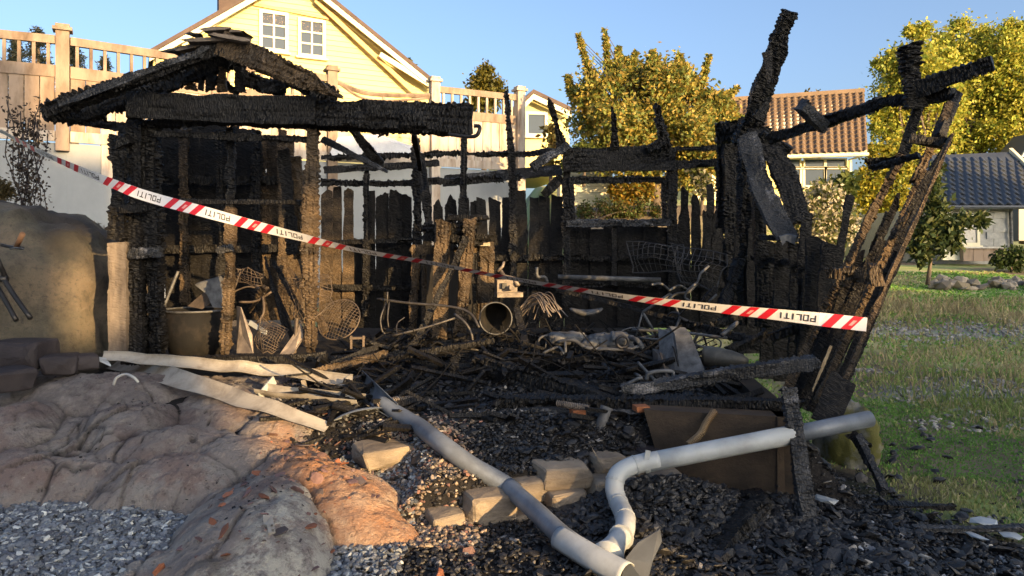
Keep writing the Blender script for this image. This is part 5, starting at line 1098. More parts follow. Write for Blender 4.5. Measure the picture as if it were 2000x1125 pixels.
solo(MB().add([p for p in PP([(462, 598, 6.7), (470, 600, 6.6), (492, 655, 6.55), (494, 690, 6.5), (462, 690, 6.6), (465, 640, 6.65)])], [(0,1,2,3,4,5)]).poly(PP([(462, 598, 6.72), (470, 600, 6.62), (492, 655, 6.57), (494, 690, 6.52), (462, 690, 6.62)]), (0.003, 0.01, 0)), 'metal_sheet', 'sunlit folded metal sheet right of the thin front post', 'sheet', 'alu')
solo(MB().poly(PP([(546, 692, 6.45), (588, 632, 6.55), (592, 660, 6.5), (572, 692, 6.4)]), (0.004, 0.012, 0.0)), 'metal_sheet', 'pale triangular metal sheet at the foot of the right front post', 'sheet', 'alu')
solo(MB().tube(PP([(575, 690, 6.5), (580, 622, 6.55)]), 0.018, 8), 'iron_bar', 'short upright sunlit tube beside the triangular sheet', 'bar', 'steel_rust')
solo(MB().bar(P(488, 630, 6.75), P(520, 650, 6.65), 0.04, 0.02), 'iron_bar', 'short flat grey bar right of the folded sheet', 'bar', 'pipe_white')
frame_thing('burnt_chair', 'burnt bent tube chair frame in the sunlit left room corner', 'chair', [([(480, 640, 7.0), (500, 632, 6.9), (515, 610, 6.9), (512, 575, 7.0), (500, 556, 7.1)], 0.013), ([(468, 590, 7.0), (500, 588, 7.0), (530, 570, 7.0)], 0.012), ([(455, 570, 7.1), (490, 560, 7.1), (530, 580, 7.1)], 0.008), ([(460, 560, 7.1), (468, 535, 7.1), (475, 525, 7.1)], 0.008)], 'steel_rust')
def netting(name, label, cat, c00, c10, c11, c01, nu, nv, r, mat='steel', bulge=0.1, seed=1, group=None, rim=True):
    """wire net over four corner points, bulging and sagging"""
    a, b_, c, d = PP([c00, c10, c11, c01]); t = thing(name, label, cat, (a+b_+c+d)/4, group); mb = MB()
    nrm = (b_-a).cross(d-a).normalized(); nrm = -nrm if nrm.y > 0 else nrm
    f = lambda u, v_: (a*(1-u)*(1-v_) + b_*u*(1-v_) + c*u*v_ + d*(1-u)*v_) + nrm*(bulge*math.sin(math.pi*u)*math.sin(math.pi*v_)) + Vector((0.03*float(vn(u*4, v_*4, seed)), 0.03*float(vn(u*4, v_*4, seed+5)), 0.03*float(vn(u*4, v_*4, seed+9))))
    for i in range(nu+1): mb.tube([f(i/nu, j/8) for j in range(9)], r, 4)
    for j in range(nv+1): mb.tube([f(i/10, j/nv) for i in range(11)], r, 4)
    mb.build('wires', M[mat], t)
    if rim: MB().tube([f(i/8, 0) for i in range(9)] + [f(1, j/8) for j in range(1, 9)] + [f(1-i/8, 1) for i in range(1, 9)] + [f(0, 1-j/8) for j in range(1, 8)], r*1.9, 5, True).build('rim', M[mat], t)
    return t
netting('wire_basket', 'small sunlit wire basket beside the folded metal sheet', 'basket', (512, 622, 6.7), (558, 640, 6.7), (535, 692, 6.6), (498, 680, 6.6), 11, 11, 0.0026, 'steel_rust', 0.12, 2)
netting('wire_net', 'crushed wire net leaning behind the right front post', 'net', (560, 545, 7.1), (640, 530, 7.2), (655, 600, 7.0), (585, 640, 6.9), 12, 11, 0.0026, 'steel_rust', 0.15, 7)
netting('wire_net', 'torn wire net high in the left room behind the thin post', 'net', (462, 520, 7.3), (515, 532, 7.2), (510, 560, 7.2), (458, 552, 7.3), 8, 6, 0.003, 'steel_rust', 0.05, 17)
netting('wire_net', 'upper sagging wire netting under the burnt window hole', 'net', (1228, 472, 9.0), (1340, 480, 8.6), (1330, 530, 8.4), (1235, 535, 8.8), 9, 6, 0.004, 'steel', 0.2, 27)
netting('wire_net', 'lower sagging wire netting left of the corner post', 'net', (1310, 480, 8.5), (1425, 500, 8.0), (1400, 562, 7.9), (1330, 555, 8.3), 9, 6, 0.004, 'steel', 0.2, 37)
fg = thing('fan_guard', 'round burnt wire guard lying left of the bent pipes', 'guard', P(662, 625, 7.2)); ctr = P(662, 624, 7.2); e1, e2 = Vector((0.9, -0.35, -0.25)).normalized(), Vector((0.1, 0.5, 0.86)).normalized(); e2 = (e2 - e1*e2.dot(e1)).normalized(); e3 = e1.cross(e2)
mb = MB()
for k in range(-6, 7):
    q = k/7.0; h = math.sqrt(1-q*q); mb.tube([ctr + (e1*q + e2*h*s_)*0.21 + e3*0.06*(1-q*q)*(1-s_*s_) for s_ in np.linspace(-1, 1, 9)], 0.0024, 4); mb.tube([ctr + (e2*q + e1*h*s_)*0.21 + e3*0.06*(1-q*q)*(1-s_*s_) for s_ in np.linspace(-1, 1, 9)], 0.0024, 4)
mb.build('wires', M['steel_rust'], fg); MB().tube([ctr + (e1*math.cos(a) + e2*math.sin(a))*0.212 for a in np.linspace(0, 6.28, 28)[:-1]], 0.008, 5, True).build('rim', M['steel_rust'], fg, True)
solo(MB().cbox(P(698, 660, 6.9), 0.14, 0.05, 0.02, 0.2).cbox(P(686, 668, 6.9), 0.02, 0.05, 0.12, 0.2).cbox(P(710, 668, 6.9), 0.02, 0.05, 0.12, 0.2), 'stool', 'tiny charred stool in front of the round wire guard', 'stool', 'steel_rust')
frame_thing('garden_chair', 'bent tube garden chair frame in front of the cupboard', 'chair', [([(736, 584, 7.6), (800, 592, 7.5), (880, 599, 7.4), (918, 612, 7.3), (936, 640, 7.2)], 0.014), ([(765, 656, 7.1), (830, 640, 7.1), (892, 620, 7.2)], 0.012), ([(888, 614, 7.2), (908, 630, 7.1), (920, 650, 7.1), (924, 672, 7.1)], 0.014),
      ([(756, 588, 7.55), (744, 620, 7.5), (746, 645, 7.5), (752, 652, 7.5)], 0.010), ([(760, 590, 7.5), (757, 620, 7.4), (759, 640, 7.4)], 0.008), ([(757, 570, 7.5), (756, 592, 7.5)], 0.008), ([(775, 655, 7.2), (776, 632, 7.4), (790, 620, 7.5)], 0.006), ([(862, 690, 6.8), (900, 680, 6.8), (935, 684, 6.8)], 0.012)], 'steel')
pmx_ = P(968, 622, 7.5); pa = (P(972, 590, 8.6) - pmx_).normalized()
pt_ = thing('metal_bucket', 'blackened metal bucket lying with its mouth to the camera', 'bucket', pmx_)
lathe([(0.0, 0.34), (0.12, 0.34), (0.165, 0.0), (0.157, 0.0), (0.112, 0.32), (0.0, 0.33)], pmx_, pa, 28).build('body', M['soot_iron'], pt_, True)
MB().tube(lathe([(0.163, 0)], pmx_, pa, 28).v, 0.007, 6, True).build('rim', M['steel_ash'], pt_, True)
mo = thing('engine_block', 'sunlit pale burnt engine block with pipes at the cupboard edge', 'engine', P(990, 560, 8.1))
MB().cbox(P(988, 560, 8.1), 0.22, 0.16, 0.16, 0.2).build('housing', M['alu'], mo); MB().cbox(P(993, 575, 8.05), 0.28, 0.2, 0.05, 0.2).build('base_plate', M['alu'], mo)
MB().tube(PP([(975, 525, 8.15), (985, 540, 8.1), (1005, 545, 8.05), (1012, 558, 8.0)]), 0.024, 8).build('pipe', M['alu'], mo, True); MB().tube(PP([(972, 530, 8.1), (982, 520, 8.1), (984, 512, 8.15)]), 0.016, 8).build('pipe', M['alu'], mo, True)
MB().cbox(P(985, 558, 7.98), 0.05, 0.03, 0.06, 0.2).build('port', M['black_metal'], mo); MB().tube(PP([(1000, 562, 8.0), (1000, 562, 7.9)]), 0.03, 10).build('boss', M['alu'], mo)
wc = thing('wire_coil', 'springy coil of sunlit wires right of the bucket', 'wire', P(1050, 600, 7.6)); rng = np.random.default_rng(8); mb = MB()
for k in range(16):
    x0 = 1005 + rng.uniform(0, 40); x1 = 1050 + rng.uniform(10, 60); y0 = 590 + rng.uniform(0, 22); top_ = 572 + rng.uniform(0, 24)
    mb.tube(curve(PP([(x0, y0 + 12, 7.6), ((x0*2+x1)/3, top_ + 3, 7.5), ((x0+2*x1)/3, top_, 7.4), (x1, y0 + rng.uniform(0, 25), 7.3)]), 5), 0.0055, 4)
mb.build('wires', M['alu'], wc)
solo(MB().tube(PP([(1090, 541, 8.5), (1190, 544, 8.5), (1290, 547, 8.5)]), 0.03, 10), 'steel_pipe', 'level grey steel pipe lying under the wire netting', 'pipe', 'steel_ash', None, True)
frame_thing('tap_pipe', 'double bent pipe standing before the back wall boards', 'pipe', [([(1048, 522, 8.6), (1050, 540, 8.6), (1065, 542, 8.6), (1070, 560, 8.6)], 0.022)], 'steel_ash')
def bike(label, ox, oy, Y, sc, mat, flip=1, lean_=0.0):
    q = lambda x, y, d=0: (ox + flip*x*sc, oy + (y + lean_*x)*sc, Y + d)
    return frame_thing('burnt_bicycle', label, 'bicycle', [([q(0, 0), q(60, -40)], 0.016), ([q(0, 0), q(30, 50)], 0.016), ([q(30, 50), q(70, 30)], 0.014), ([q(60, -40), q(95, 45, -.1)], 0.013), ([q(58, -48), q(40, -62, -.2), q(20, -60, -.35)], 0.012), ([q(58, -48), q(80, -58, .2), q(96, -50, .3)], 0.012), ([q(30, 50), q(-15, 55)], 0.010), ([q(0, 0), q(-15, 55)], 0.010),
        ([q(-15 + 40*math.cos(a), 55 + 22*math.sin(a), -0.1*math.sin(a)) for a in np.linspace(0, 6.28, 12)], 0.008), ([q(95 + 40*math.cos(a), 45 + 24*math.sin(a), -0.1*math.sin(a)) for a in np.linspace(0, 6.28, 12)], 0.008)], mat)
bike('burnt bicycle wreck lying under the sagging wire netting', 1255, 610, 7.4, 0.9, 'steel_ash')
bike('burnt bicycle wreck with its wheel towards the corner post', 1370, 640, 7.0, 0.7, 'steel', -1, 0.2)
frame_thing('handlebar', 'curved chrome handlebar rising below the wire netting', 'handlebar', [([(1300, 592, 7.3), (1318, 575, 7.3), (1345, 570, 7.2), (1362, 552, 7.2), (1368, 535, 7.2), (1384, 520, 7.3)], 0.013), ([(1362, 552, 7.2), (1345, 565, 7.1), (1338, 580, 7.1), (1350, 590, 7.1)], 0.012), ([(1384, 590, 7.2), (1400, 575, 7.2)], 0.012)], 'steel_ash')
sd_ = thing('saddle', 'upturned burnt bicycle saddle shell among the tangled tubes', 'saddle', P(1145, 612, 7.2)); c_ = P(1145, 612, 7.2)
me = mesh_np(*(lambda V, T: (V * np.array([0.17, 0.09, 0.035]) + np.stack([0*V[:,0], 0*V[:,0], 0.05*V[:,0]**2], -1), None, T))(*I2), smooth=True); link('shell', me, sd_, M['steel_ash'], Matrix.Translation(c_))
mp_ = thing('moped', 'ash grey burnt moped lying on its side in the middle of the shed', 'moped', P(1150, 680, 6.5))
for nm, x, y, Y, r_ in (('engine', 1195, 668, 6.5, (0.20, 0.12, 0.085)), ('tank', 1110, 662, 6.6, (0.16, 0.10, 0.06)), ('engine', 1160, 672, 6.5, (0.12, 0.1, 0.06))):
    rock_obj(nm, P(x, y, Y), r_, int(x), M['steel_ash'], I4, 0.18, 0, 0.7, mp_)
for pts, r_ in (([(1050, 690, 6.6), (1055, 660, 6.6), (1088, 655, 6.6), (1090, 668, 6.6)], 0.010), ([(1090, 668, 6.5), (1120, 665, 6.4), (1150, 680, 6.35), (1220, 682, 6.3), (1250, 676, 6.3)], 0.016), ([(1105, 690, 6.3), (1104, 668, 6.35)], 0.012), ([(1060, 690, 6.4), (1090, 678, 6.4), (1102, 692, 6.3)], 0.012), ([(1230, 660, 6.4), (1245, 665, 6.3), (1255, 680, 6.3)], 0.022), ([(1196, 650, 6.4), (1200, 665, 6.3)], 0.02), ([(1064, 688, 6.6), (1068, 660, 6.6)], 0.006), ([(1076, 686, 6.6), (1079, 658, 6.6)], 0.006)):
    MB().tube(curve(PP(pts), 5) if len(pts) > 2 else PP(pts), r_, 8).build('frame_tube', M['steel_ash'], mp_, True)
MB().tube([P(1216, 668, 6.28) + Vector((math.cos(a)*.05, 0.01, math.sin(a)*.05)) for a in np.linspace(0, 6.28, 18)[:-1]], 0.014, 6, True).build('crank_ring', M['steel'], mp_, True)
tbx = thing('toolbox', 'grey burnt steel box standing tilted beside the gas cylinder', 'box', P(1340, 735, 5.9))
tv = [P(1318, 652, 6.0), P(1350, 655, 5.95), P(1378, 728, 5.7), P(1330, 738, 5.75)]; MB().poly(tv, (-0.02, 0.12, 0.05)).build('lid', M['steel_ash'], tbx); MB().poly(PP([(1312, 650, 6.05), (1330, 655, 6.0), (1332, 735, 5.75), (1318, 728, 5.8)]), (-0.08, 0.16, 0.02)).build('side', M['steel_ash'], tbx); MB().poly(PP([(1284, 690, 6.0), (1300, 692, 6.0), (1312, 745, 5.75), (1290, 742, 5.8)]), (-0.02, 0.12, 0.02)).build('side', M['steel'], tbx)
MB().tube(PP([(1290, 690, 5.95), (1304, 740, 5.75)]), 0.01, 6).build('hinge_rod', M['steel_rust'], tbx)
g0, g1 = P(1372, 695, 6.0), P(1462, 706, 5.85); gx_ = (g1 - g0); GL = gx_.length
gc = thing('gas_cylinder', 'scorched gas cylinder with pointed end lying beside the steel box', 'cylinder', g0)
lathe([(0.0, 0.0), (0.07, 0.005), (0.085, 0.03), (0.083, 0.12), (0.072, 0.22), (0.05, 0.31), (0.02, GL), (0.0, GL)], g0, gx_, 20).build('body', simple('scorched_steel_bottle', (0.12, 0.115, 0.095), (0.05, 0.048, 0.042), 7, 0.5, 0.45, 0.2, 0.003), gc, True)
frame_thing('bent_tubes', 'knot of bent pale tubes below the steel box', 'tubes', [([(1225, 750, 5.6), (1245, 740, 5.6), (1255, 738, 5.6)], 0.014), ([(1262, 742, 5.6), (1270, 728, 5.6), (1310, 725, 5.6), (1316, 738, 5.6)], 0.016), ([(1246, 708, 5.8), (1262, 725, 5.7), (1280, 744, 5.6)], 0.013), ([(1240, 730, 5.7), (1250, 735, 5.6)], 0.012)], 'steel_ash')
frame_thing('long_rods', 'two long parallel steel rods right of the moped', 'rods', [([(1235, 644, 6.8), (1320, 648, 6.6), (1420, 660, 6.4)], 0.014), ([(1250, 660, 6.6), (1330, 668, 6.4), (1400, 684, 6.3)], 0.010), ([(1440, 630, 6.6), (1410, 655, 6.4)], 0.02)], 'steel_ash')
def spring(pts, r, wire, turns):
    c = curve(pts, 12); n = len(c); out = []; m_ = turns*10
    for i in range(m_+1):
        f = i/m_*(n-1); k = min(int(f), n-2); p = c[k].lerp(c[k+1], f-k); t = (c[k+1]-c[k]).normalized(); u = t.orthogonal().normalized(); v_ = t.cross(u); a = 2*math.pi*i/10
        out.append(p + (u*math.cos(a) + v_*math.sin(a))*r)
    return MB().tube(out, wire, 4)
solo(spring(PP([(1345, 868, 4.62), (1368, 848, 4.66), (1380, 825, 4.7), (1396, 802, 4.74)]), 0.020, 0.0045, 26), 'coil_spring', 'bronze coil spring hanging on the concrete foundation', 'spring', simple('bronze_wire', (0.34, 0.24, 0.13), (0.2, 0.13, 0.07), 9, 0.5, 0.5, 0.4))
solo(spring(PP([(736, 792, 5.32), (770, 781, 5.4), (800, 779, 5.5), (830, 784, 5.55), (862, 785, 5.6)]), 0.018, 0.005, 36), 'coil_spring', 'long coil spring lying across the top of the long pipe', 'spring', 'alu')
solo(spring(PP([(1088, 788, 5.05), (1120, 793, 5.0), (1150, 797, 4.98)]), 0.02, 0.005, 18), 'coil_spring', 'short coil spring under the end of the sloping beam', 'spring', 'alu')
solo(lathe([(0.055, 0.0), (0.055, 0.02), (0.038, 0.05), (0.036, 0.2), (0.045, 0.26), (0.04, 0.26), (0.03, 0.2), (0.0, 0.1)], P(1160, 868, 4.95), P(1182, 805, 5.0) - P(1160, 868, 4.95), 16), 'pipe_stub', 'grey flanged pipe stub standing below the sloping beam', 'pipe', 'steel_ash', None, True)
for i, (x, y, Y, lab) in enumerate([(1128, 804, 5.0, 'orange brick left in the soot under the sloping beam'), (1252, 797, 4.95, 'orange brick at the left end of the concrete foundation')]): solo(MB().cbox(P(x, y, Y), 0.09, 0.09, 0.035, 0.2), 'brick', lab, 'brick', 'brick', 'bricks in the soot')
solo(MB().tube([P(1262, 1066, 4.05) + Vector((math.cos(a)*.055, math.sin(a)*.05, 0.01*math.sin(a*2))) for a in np.linspace(0, 6.28, 20)[:-1]], 0.006, 6, True), 'metal_ring', 'dark metal ring lying behind the pointed sheet', 'ring', 'steel')
tw = MB(); rng = np.random.default_rng(33)
for k in range(230):
    x = rng.uniform(-1.4, 1.75); y = rng.uniform(5.6, 8.8); z = float(ground_z(x, y)) + rng.uniform(0.0, 0.22); L = rng.uniform(0.1, 0.45); a = rng.uniform(0, 6.28); d = Vector((math.cos(a), math.sin(a)*.7, rng.normal()*0.35))*L
    p = Vector((x, y, z)); tw.tube(curve([p - d, p + Vector((0, 0, rng.normal()*.05)), p + d], 3), rng.uniform(0.003, 0.008), 5)
tag(tw.build('twisted_wire_debris', M['soot_iron'], None), kind='stuff')

sp_m = MB(); rng = np.random.default_rng(35)
for k in range(420):
    x = rng.uniform(-1.7, 1.8); y = rng.uniform(5.0, 9.0); z = float(ground_z(x, y)) + rng.uniform(0.02, 0.16)*(1 if y > 5.7 else 0.3); L = rng.uniform(0.08, 0.34); a = rng.uniform(0, 6.28); d = Vector((math.cos(a), math.sin(a)*.8, rng.normal()*0.25))*L
    sp_m.bar(Vector((x, y, z)) - d, Vector((x, y, z)) + d, rng.uniform(0.018, 0.05), rng.uniform(0.012, 0.03), (rng.normal(), rng.normal(), 1))
tag(sp_m.build('charred_splinters', M['char'], None), kind='stuff')

# bicycle at the left edge
bk = thing('bicycle', 'sooty bicycle with cork grip standing at the left edge', 'bicycle', P(-20, 690, 6.2))
for pts, r_, nm, mt in (([(2, 478, 6.2), (18, 482, 6.2), (45, 485, 6.15)], 0.014, 'handlebar', 'black_metal'), ([(32, 482, 6.15), (44, 457, 6.05)], 0.021, 'grip', 'grip'), ([(20, 486, 6.15), (32, 484, 6.1), (46, 486, 6.05)], 0.007, 'brake_lever', 'steel_ash'), ([(-20, 470, 6.2), (10, 540, 6.2)], 0.02, 'head_tube', 'black_metal'),
                        ([(4, 540, 6.2), (30, 580, 6.15), (60, 622, 6.1)], 0.020, 'fork_leg', 'black_metal'), ([(-8, 555, 6.25), (12, 590, 6.2), (32, 626, 6.15)], 0.020, 'fork_leg', 'black_metal'), ([(-10, 545, 6.2), (14, 545, 6.2)], 0.03, 'fork_crown', 'black_metal'), ([(-80, 560, 6.2), (0, 520, 6.2)], 0.024, 'down_tube', 'black_metal')):
    MB().tube(curve(PP(pts), 4) if len(pts) > 2 else PP(pts), r_, 10).build(nm, M[mt], bk, True)

# ------------------------------------------------------------------ loose stuff: gravel, charcoal, flakes, grass
def scatter(name, n, sampler, size, cols, seed, mat, flat=0.6, sink=0.3, zf=surf_z, lift=0.0):
    rng = np.random.default_rng(seed); V0, T0 = I1; k = len(V0)
    x, y = sampler(rng, n); n = len(x); s = size(rng, n)
    A = rng.normal(size=(n, 3, 3)); Qm, _ = np.linalg.qr(A)
    sc = np.stack([s*rng.uniform(0.8, 1.5, n), s*rng.uniform(0.6, 1.1, n), s*flat*rng.uniform(0.6, 1.2, n)], -1)
    jit = 1 + rng.uniform(-0.28, 0.28, (n, k))
    Vl = V0[None] * jit[..., None] * sc[:, None, :]
    tilt = 0.35; B = np.eye(3)[None] + tilt*rng.normal(size=(n, 3, 3)); B, _ = np.linalg.qr(B); B = B * np.sign(np.einsum('nii->ni', B))[:, None, :]
    an = rng.uniform(0, 6.28, n); Z = np.zeros((n, 3, 3)); Z[:, 0, 0] = np.cos(an); Z[:, 0, 1] = -np.sin(an); Z[:, 1, 0] = np.sin(an); Z[:, 1, 1] = np.cos(an); Z[:, 2, 2] = 1
    Vw = np.einsum('nij,nkj->nki', Z @ B, Vl)
    z = zf(x, y) + s*flat*(1-sink) + lift*rng.random(n)
    Vw = Vw + np.stack([x, y, z], -1)[:, None, :]
    cols = np.array(cols); c = cols[(rng.random(n)*len(cols)).astype(int)] * rng.uniform(0.6, 1.35, n)[:, None]
    Tt = (T0[None] + (np.arange(n)*k)[:, None, None]).reshape(-1, 3)
    return tag(link(name, mesh_np(Vw.reshape(-1, 3), T=Tt, cols=np.repeat(c, k, 0)), None, M[mat]), kind='stuff')
def rect(x0, x1, y0, y1, keep=None):
    def f(rng, n):
        x = rng.uniform(x0, x1, n); y = rng.uniform(y0, y1, n)
        if keep is not None: m_ = keep(x, y, rng); x, y = x[m_], y[m_]
        return x, y
    return f
GREY = [(0.14, 0.16, 0.185), (0.19, 0.215, 0.245), (0.095, 0.105, 0.13), (0.27, 0.30, 0.32), (0.16, 0.175, 0.20), (0.115, 0.13, 0.15), (0.17, 0.19, 0.22), (0.5, 0.52, 0.5)]
TAN = [(0.26, 0.20, 0.15), (0.34, 0.27, 0.2), (0.20, 0.15, 0.12), (0.24, 0.13, 0.10), (0.14, 0.12, 0.11), (0.40, 0.34, 0.27), (0.07, 0.065, 0.06)]
BLK = [(0.012, 0.012, 0.013), (0.02, 0.02, 0.021), (0.009, 0.009, 0.01), (0.03, 0.029, 0.029), (0.016, 0.016, 0.017)]
scatter('gravel', 15000, rect(-3.5, -0.55, 3.2, 5.0, lambda x, y, r: rock_z(x, y) < ground_z(x, y) + 0.015), lambda r, n: r.uniform(0.010, 0.022, n), GREY, 1, 'pebble', 0.6, 0.3, ground_z, 0.012)
scatter('tan_gravel', 5200, rect(-1.15, -0.15, 3.9, 5.25, lambda x, y, r: (rock_z(x, y) < ground_z(x, y) + 0.02) & (np.abs(x + 0.62 + (y-4.5)*0.15) < 0.34 + 0.1*r.normal(size=len(x)))), lambda r, n: r.uniform(0.008, 0.02, n), TAN, 2, 'pebble', 0.65, 0.3, ground_z, 0.012)
flo = lambda x, y, r: (r.random(len(x)) < 0.35 + 0.65*np.exp(-((y-5.2)/1.0)**2)) & (rock_z(x, y) < ground_z(x, y) + 0.03)
scatter('charcoal', 34000, rect(-1.9, 1.95, 4.35, 9.1, flo), lambda r, n: 0.005 + 0.016*r.random(n)**2.2, BLK*5 + [(0.10, 0.10, 0.10), (0.25, 0.24, 0.22)], 3, 'chunk', 0.6, 0.4, ground_z, 0.012)
scatter('charcoal', 1500, rect(-1.6, 1.9, 4.7, 8.8), lambda r, n: 0.018 + 0.035*r.random(n)**2.5, BLK, 4, 'chunk', 0.45, 0.35, ground_z, 0.02)
def fan(x, y, r): return (x < (3.15 - 0.6*(y-3.4)) + 0.25*r.normal(size=len(x))) & ~((x > 0.85) & (x < 1.85) & (y > 4.6))
scatter('charcoal', 26000, rect(-0.75, 3.6, 3.2, 5.4, fan), lambda r, n: 0.005 + 0.015*r.random(n)**2.2, BLK*5 + [(0.09, 0.09, 0.09), (0.22, 0.21, 0.2)], 5, 'chunk', 0.6, 0.4, ground_z, 0.012)
scatter('charcoal', 1700, rect(0.1, 3.1, 3.3, 5.2, fan), lambda r, n: 0.016 + 0.038*r.random(n)**2.3, BLK, 6, 'chunk', 0.35, 0.3, ground_z, 0.02)
mnd = lambda x, y: ground_z(x, y) + 0.20*np.exp(-((x-0.95)/0.42)**2 - ((y-4.42)/0.22)**2)
scatter('charcoal', 5200, rect(0.2, 1.8, 4.05, 4.7), lambda r, n: 0.010 + 0.024*r.random(n)**2, BLK*4 + [(0.08, 0.08, 0.08)], 7, 'chunk', 0.6, 0.5, mnd, 0.03)
scatter('charcoal', 900, rect(1.9, 6.0, 3.6, 6.8, lambda x, y, r: r.random(len(x)) < np.exp(-(x-2.0)/1.1)), lambda r, n: 0.012 + 0.04*r.random(n)**3, BLK, 8, 'chunk', 0.5, 0.3)
scatter('rock_crumbs', 1500, rect(-4.3, -0.5, 3.6, 6.3, lambda x, y, r: (rock_z(x, y) > ground_z(x, y)) & (vn(x*2.2, y*2.2, 0, 77) + 0.35*(y-4.8) > 0.1)), lambda r, n: 0.003 + 0.011*r.random(n)**3, BLK*2 + [(0.16, 0.11, 0.10), (0.10, 0.075, 0.07)], 9, 'pebble', 0.5, 0.3, rock_z)
scatter('spalled_flakes', 300, rect(-1.7, -0.2, 3.5, 5.4), lambda r, n: 0.010 + 0.035*r.random(n)**3, [(0.22, 0.13, 0.11), (0.16, 0.10, 0.095), (0.28, 0.11, 0.06), (0.13, 0.105, 0.1)], 10, 'pebble', 0.18, 0.1)
scatter('gravel', 2600, rect(5.5, 13, 11.5, 15.0, lambda x, y, r: r.random(len(x)) < np.exp(-((y - 13.4 - 0.03*(x-8))/1.2)**2)), lambda r, n: r.uniform(0.02, 0.045, n), [(0.30, 0.30, 0.29), (0.38, 0.37, 0.35), (0.22, 0.215, 0.205)], 11, 'pebble', 0.6, 0.5)
scatter('gravel', 2600, rect(3.6, 8.0, 6.6, 10.0, lambda x, y, r: fbm(x*1.1, y*1.1, 0, 3, 77) > 0.15), lambda r, n: r.uniform(0.012, 0.035, n), [(0.3, 0.29, 0.26), (0.4, 0.38, 0.33), (0.2, 0.19, 0.17)], 12, 'pebble', 0.6, 0.5)
scatter('ash_flakes', 260, rect(0.9, 3.2, 3.5, 5.0, fan), lambda r, n: 0.012 + 0.03*r.random(n)**2, [(0.4, 0.4, 0.4), (0.25, 0.25, 0.26), (0.5, 0.48, 0.44)], 13, 'pebble', 0.2, 0.0)
scatter('rubble', 70, rect(11.2, 15.5, 19.6, 21.0), lambda r, n: r.uniform(0.10, 0.24, n), [(0.30, 0.26, 0.2), (0.22, 0.2, 0.17), (0.36, 0.3, 0.22)], 14, 'pebble', 0.7, 0.4)
for i, (x, y, Y, wd, hh, lab) in enumerate([(1920, 1018, 4.25, 46, 10, 'larger pale plaster fragment in the burnt debris at the right edge'), (1905, 1046, 4.12, 20, 9, 'small white fragment left under the ash grey pole'), (1972, 1044, 4.12, 34, 9, 'white fragment right under the ash grey pole'), (1612, 975, 4.5, 30, 14, 'peeled grey flake beside the plank before the foundation')]):
    rock_obj('plaster_fragment', P(x, y, Y), (wd/F*Y*.5, 0.07, hh/F*Y*.35), 160+i, M['pipe_white'], I1, 0.5, 0.2*i, 0.8, None, None, False); tag(bpy.context.scene.objects[-1] if False else [o for o in C.objects if o.name.startswith('plaster_fragment')][-1], lab, 'fragment', 'pale fragments in the burnt debris')
# grass
def grass(name, n, x0, x1, y0, y1, h0, h1, cols, seed, keep=None, wdt=0.0016):
    rng = np.random.default_rng(seed); y = y0 * (y1/y0) ** rng.random(n); x = rng.uniform(x0, x1, n)
    a_n = fbm(x*0.9, y*0.9, 0, 4, 3); s_ = 1 - ss(0.1, 0.75, x - (3.05 - 0.55*(y - 3.4)) + 0.35*a_n); s_ = s_ * (1 - ss(5.6, 6.6, y))
    ok = (rng.random(n) > s_ * 1.4) & ((y > 6.3) | (x > 2.05)) & (ground_z(x, y, False) < 1.9)
    if keep is not None: ok &= keep(x, y, rng)
    x, y = x[ok], y[ok]; n = len(x); pn = fbm(x*0.8, y*0.8, 0, 3, 19)
    h = rng.uniform(h0, h1, n) * (1 + 0.5*pn) * np.clip(y/9, 0.8, 1.8); z = ground_z(x, y); a = rng.uniform(0, 6.28, n); wd = wdt * y * rng.uniform(0.7, 1.4, n)
    bx_, by_ = np.cos(a)*wd, np.sin(a)*wd; lx, ly = rng.normal(size=n)*h*0.5, rng.normal(size=n)*h*0.5
    b0 = np.stack([x-bx_, y-by_, z-0.005], -1); b1 = np.stack([x+bx_, y+by_, z-0.005], -1); m1 = np.stack([x+lx*.4+bx_*.6, y+ly*.4+by_*.6, z+h*.6], -1); m0 = np.stack([x+lx*.4-bx_*.6, y+ly*.4-by_*.6, z+h*.6], -1); tp = np.stack([x+lx, y+ly, z+h], -1)
    V = np.stack([b0, b1, m1, m0, tp], 1).reshape(-1, 3); i5 = np.arange(n)*5
    cols = np.array(cols); w_ = np.clip((pn + 0.5 + 0.35*rng.normal(size=n)), 0, 0.999); c = cols[(w_*len(cols)).astype(int)] * rng.uniform(0.7, 1.25, n)[:, None]
    return tag(link(name, mesh_np(V, np.stack([i5, i5+1, i5+2, i5+3], -1), np.stack([i5+3, i5+2, i5+4], -1), cols=np.repeat(c, 5, 0)), None, M['grass']), kind='stuff')
GRS = [(0.16, 0.34, 0.07), (0.21, 0.38, 0.085), (0.28, 0.40, 0.11), (0.34, 0.40, 0.13), (0.42, 0.42, 0.18), (0.48, 0.44, 0.24)]
notgrav = lambda x, y, r: (r.random(len(x)) > 0.75*np.exp(-((y - 13.4 - 0.03*(x-8))/1.1)**2) * (x > 6)) & (r.random(len(x)) > 0.8*((fbm(x*1.1, y*1.1, 0, 3, 77) > 0.15) & (y > 6.6) & (y < 10) & (x > 3.6)))
grass('grass', 60000, 2.0, 7.0, 3.6, 8.0, 0.012, 0.035, [(0.14, 0.28, 0.065), (0.19, 0.32, 0.085), (0.24, 0.33, 0.105), (0.32, 0.33, 0.13)], 50, None, 0.0011)
grass('grass', 100000, 1.7, 15.5, 3.5, 24, 0.012, 0.04, GRS, 51, notgrav)
grass('dry_grass', 7000, 4.0, 14, 9.5, 18, 0.05, 0.14, [(0.36, 0.31, 0.16), (0.46, 0.38, 0.22), (0.26, 0.31, 0.11), (0.42, 0.35, 0.2)], 52, notgrav, 0.0009)
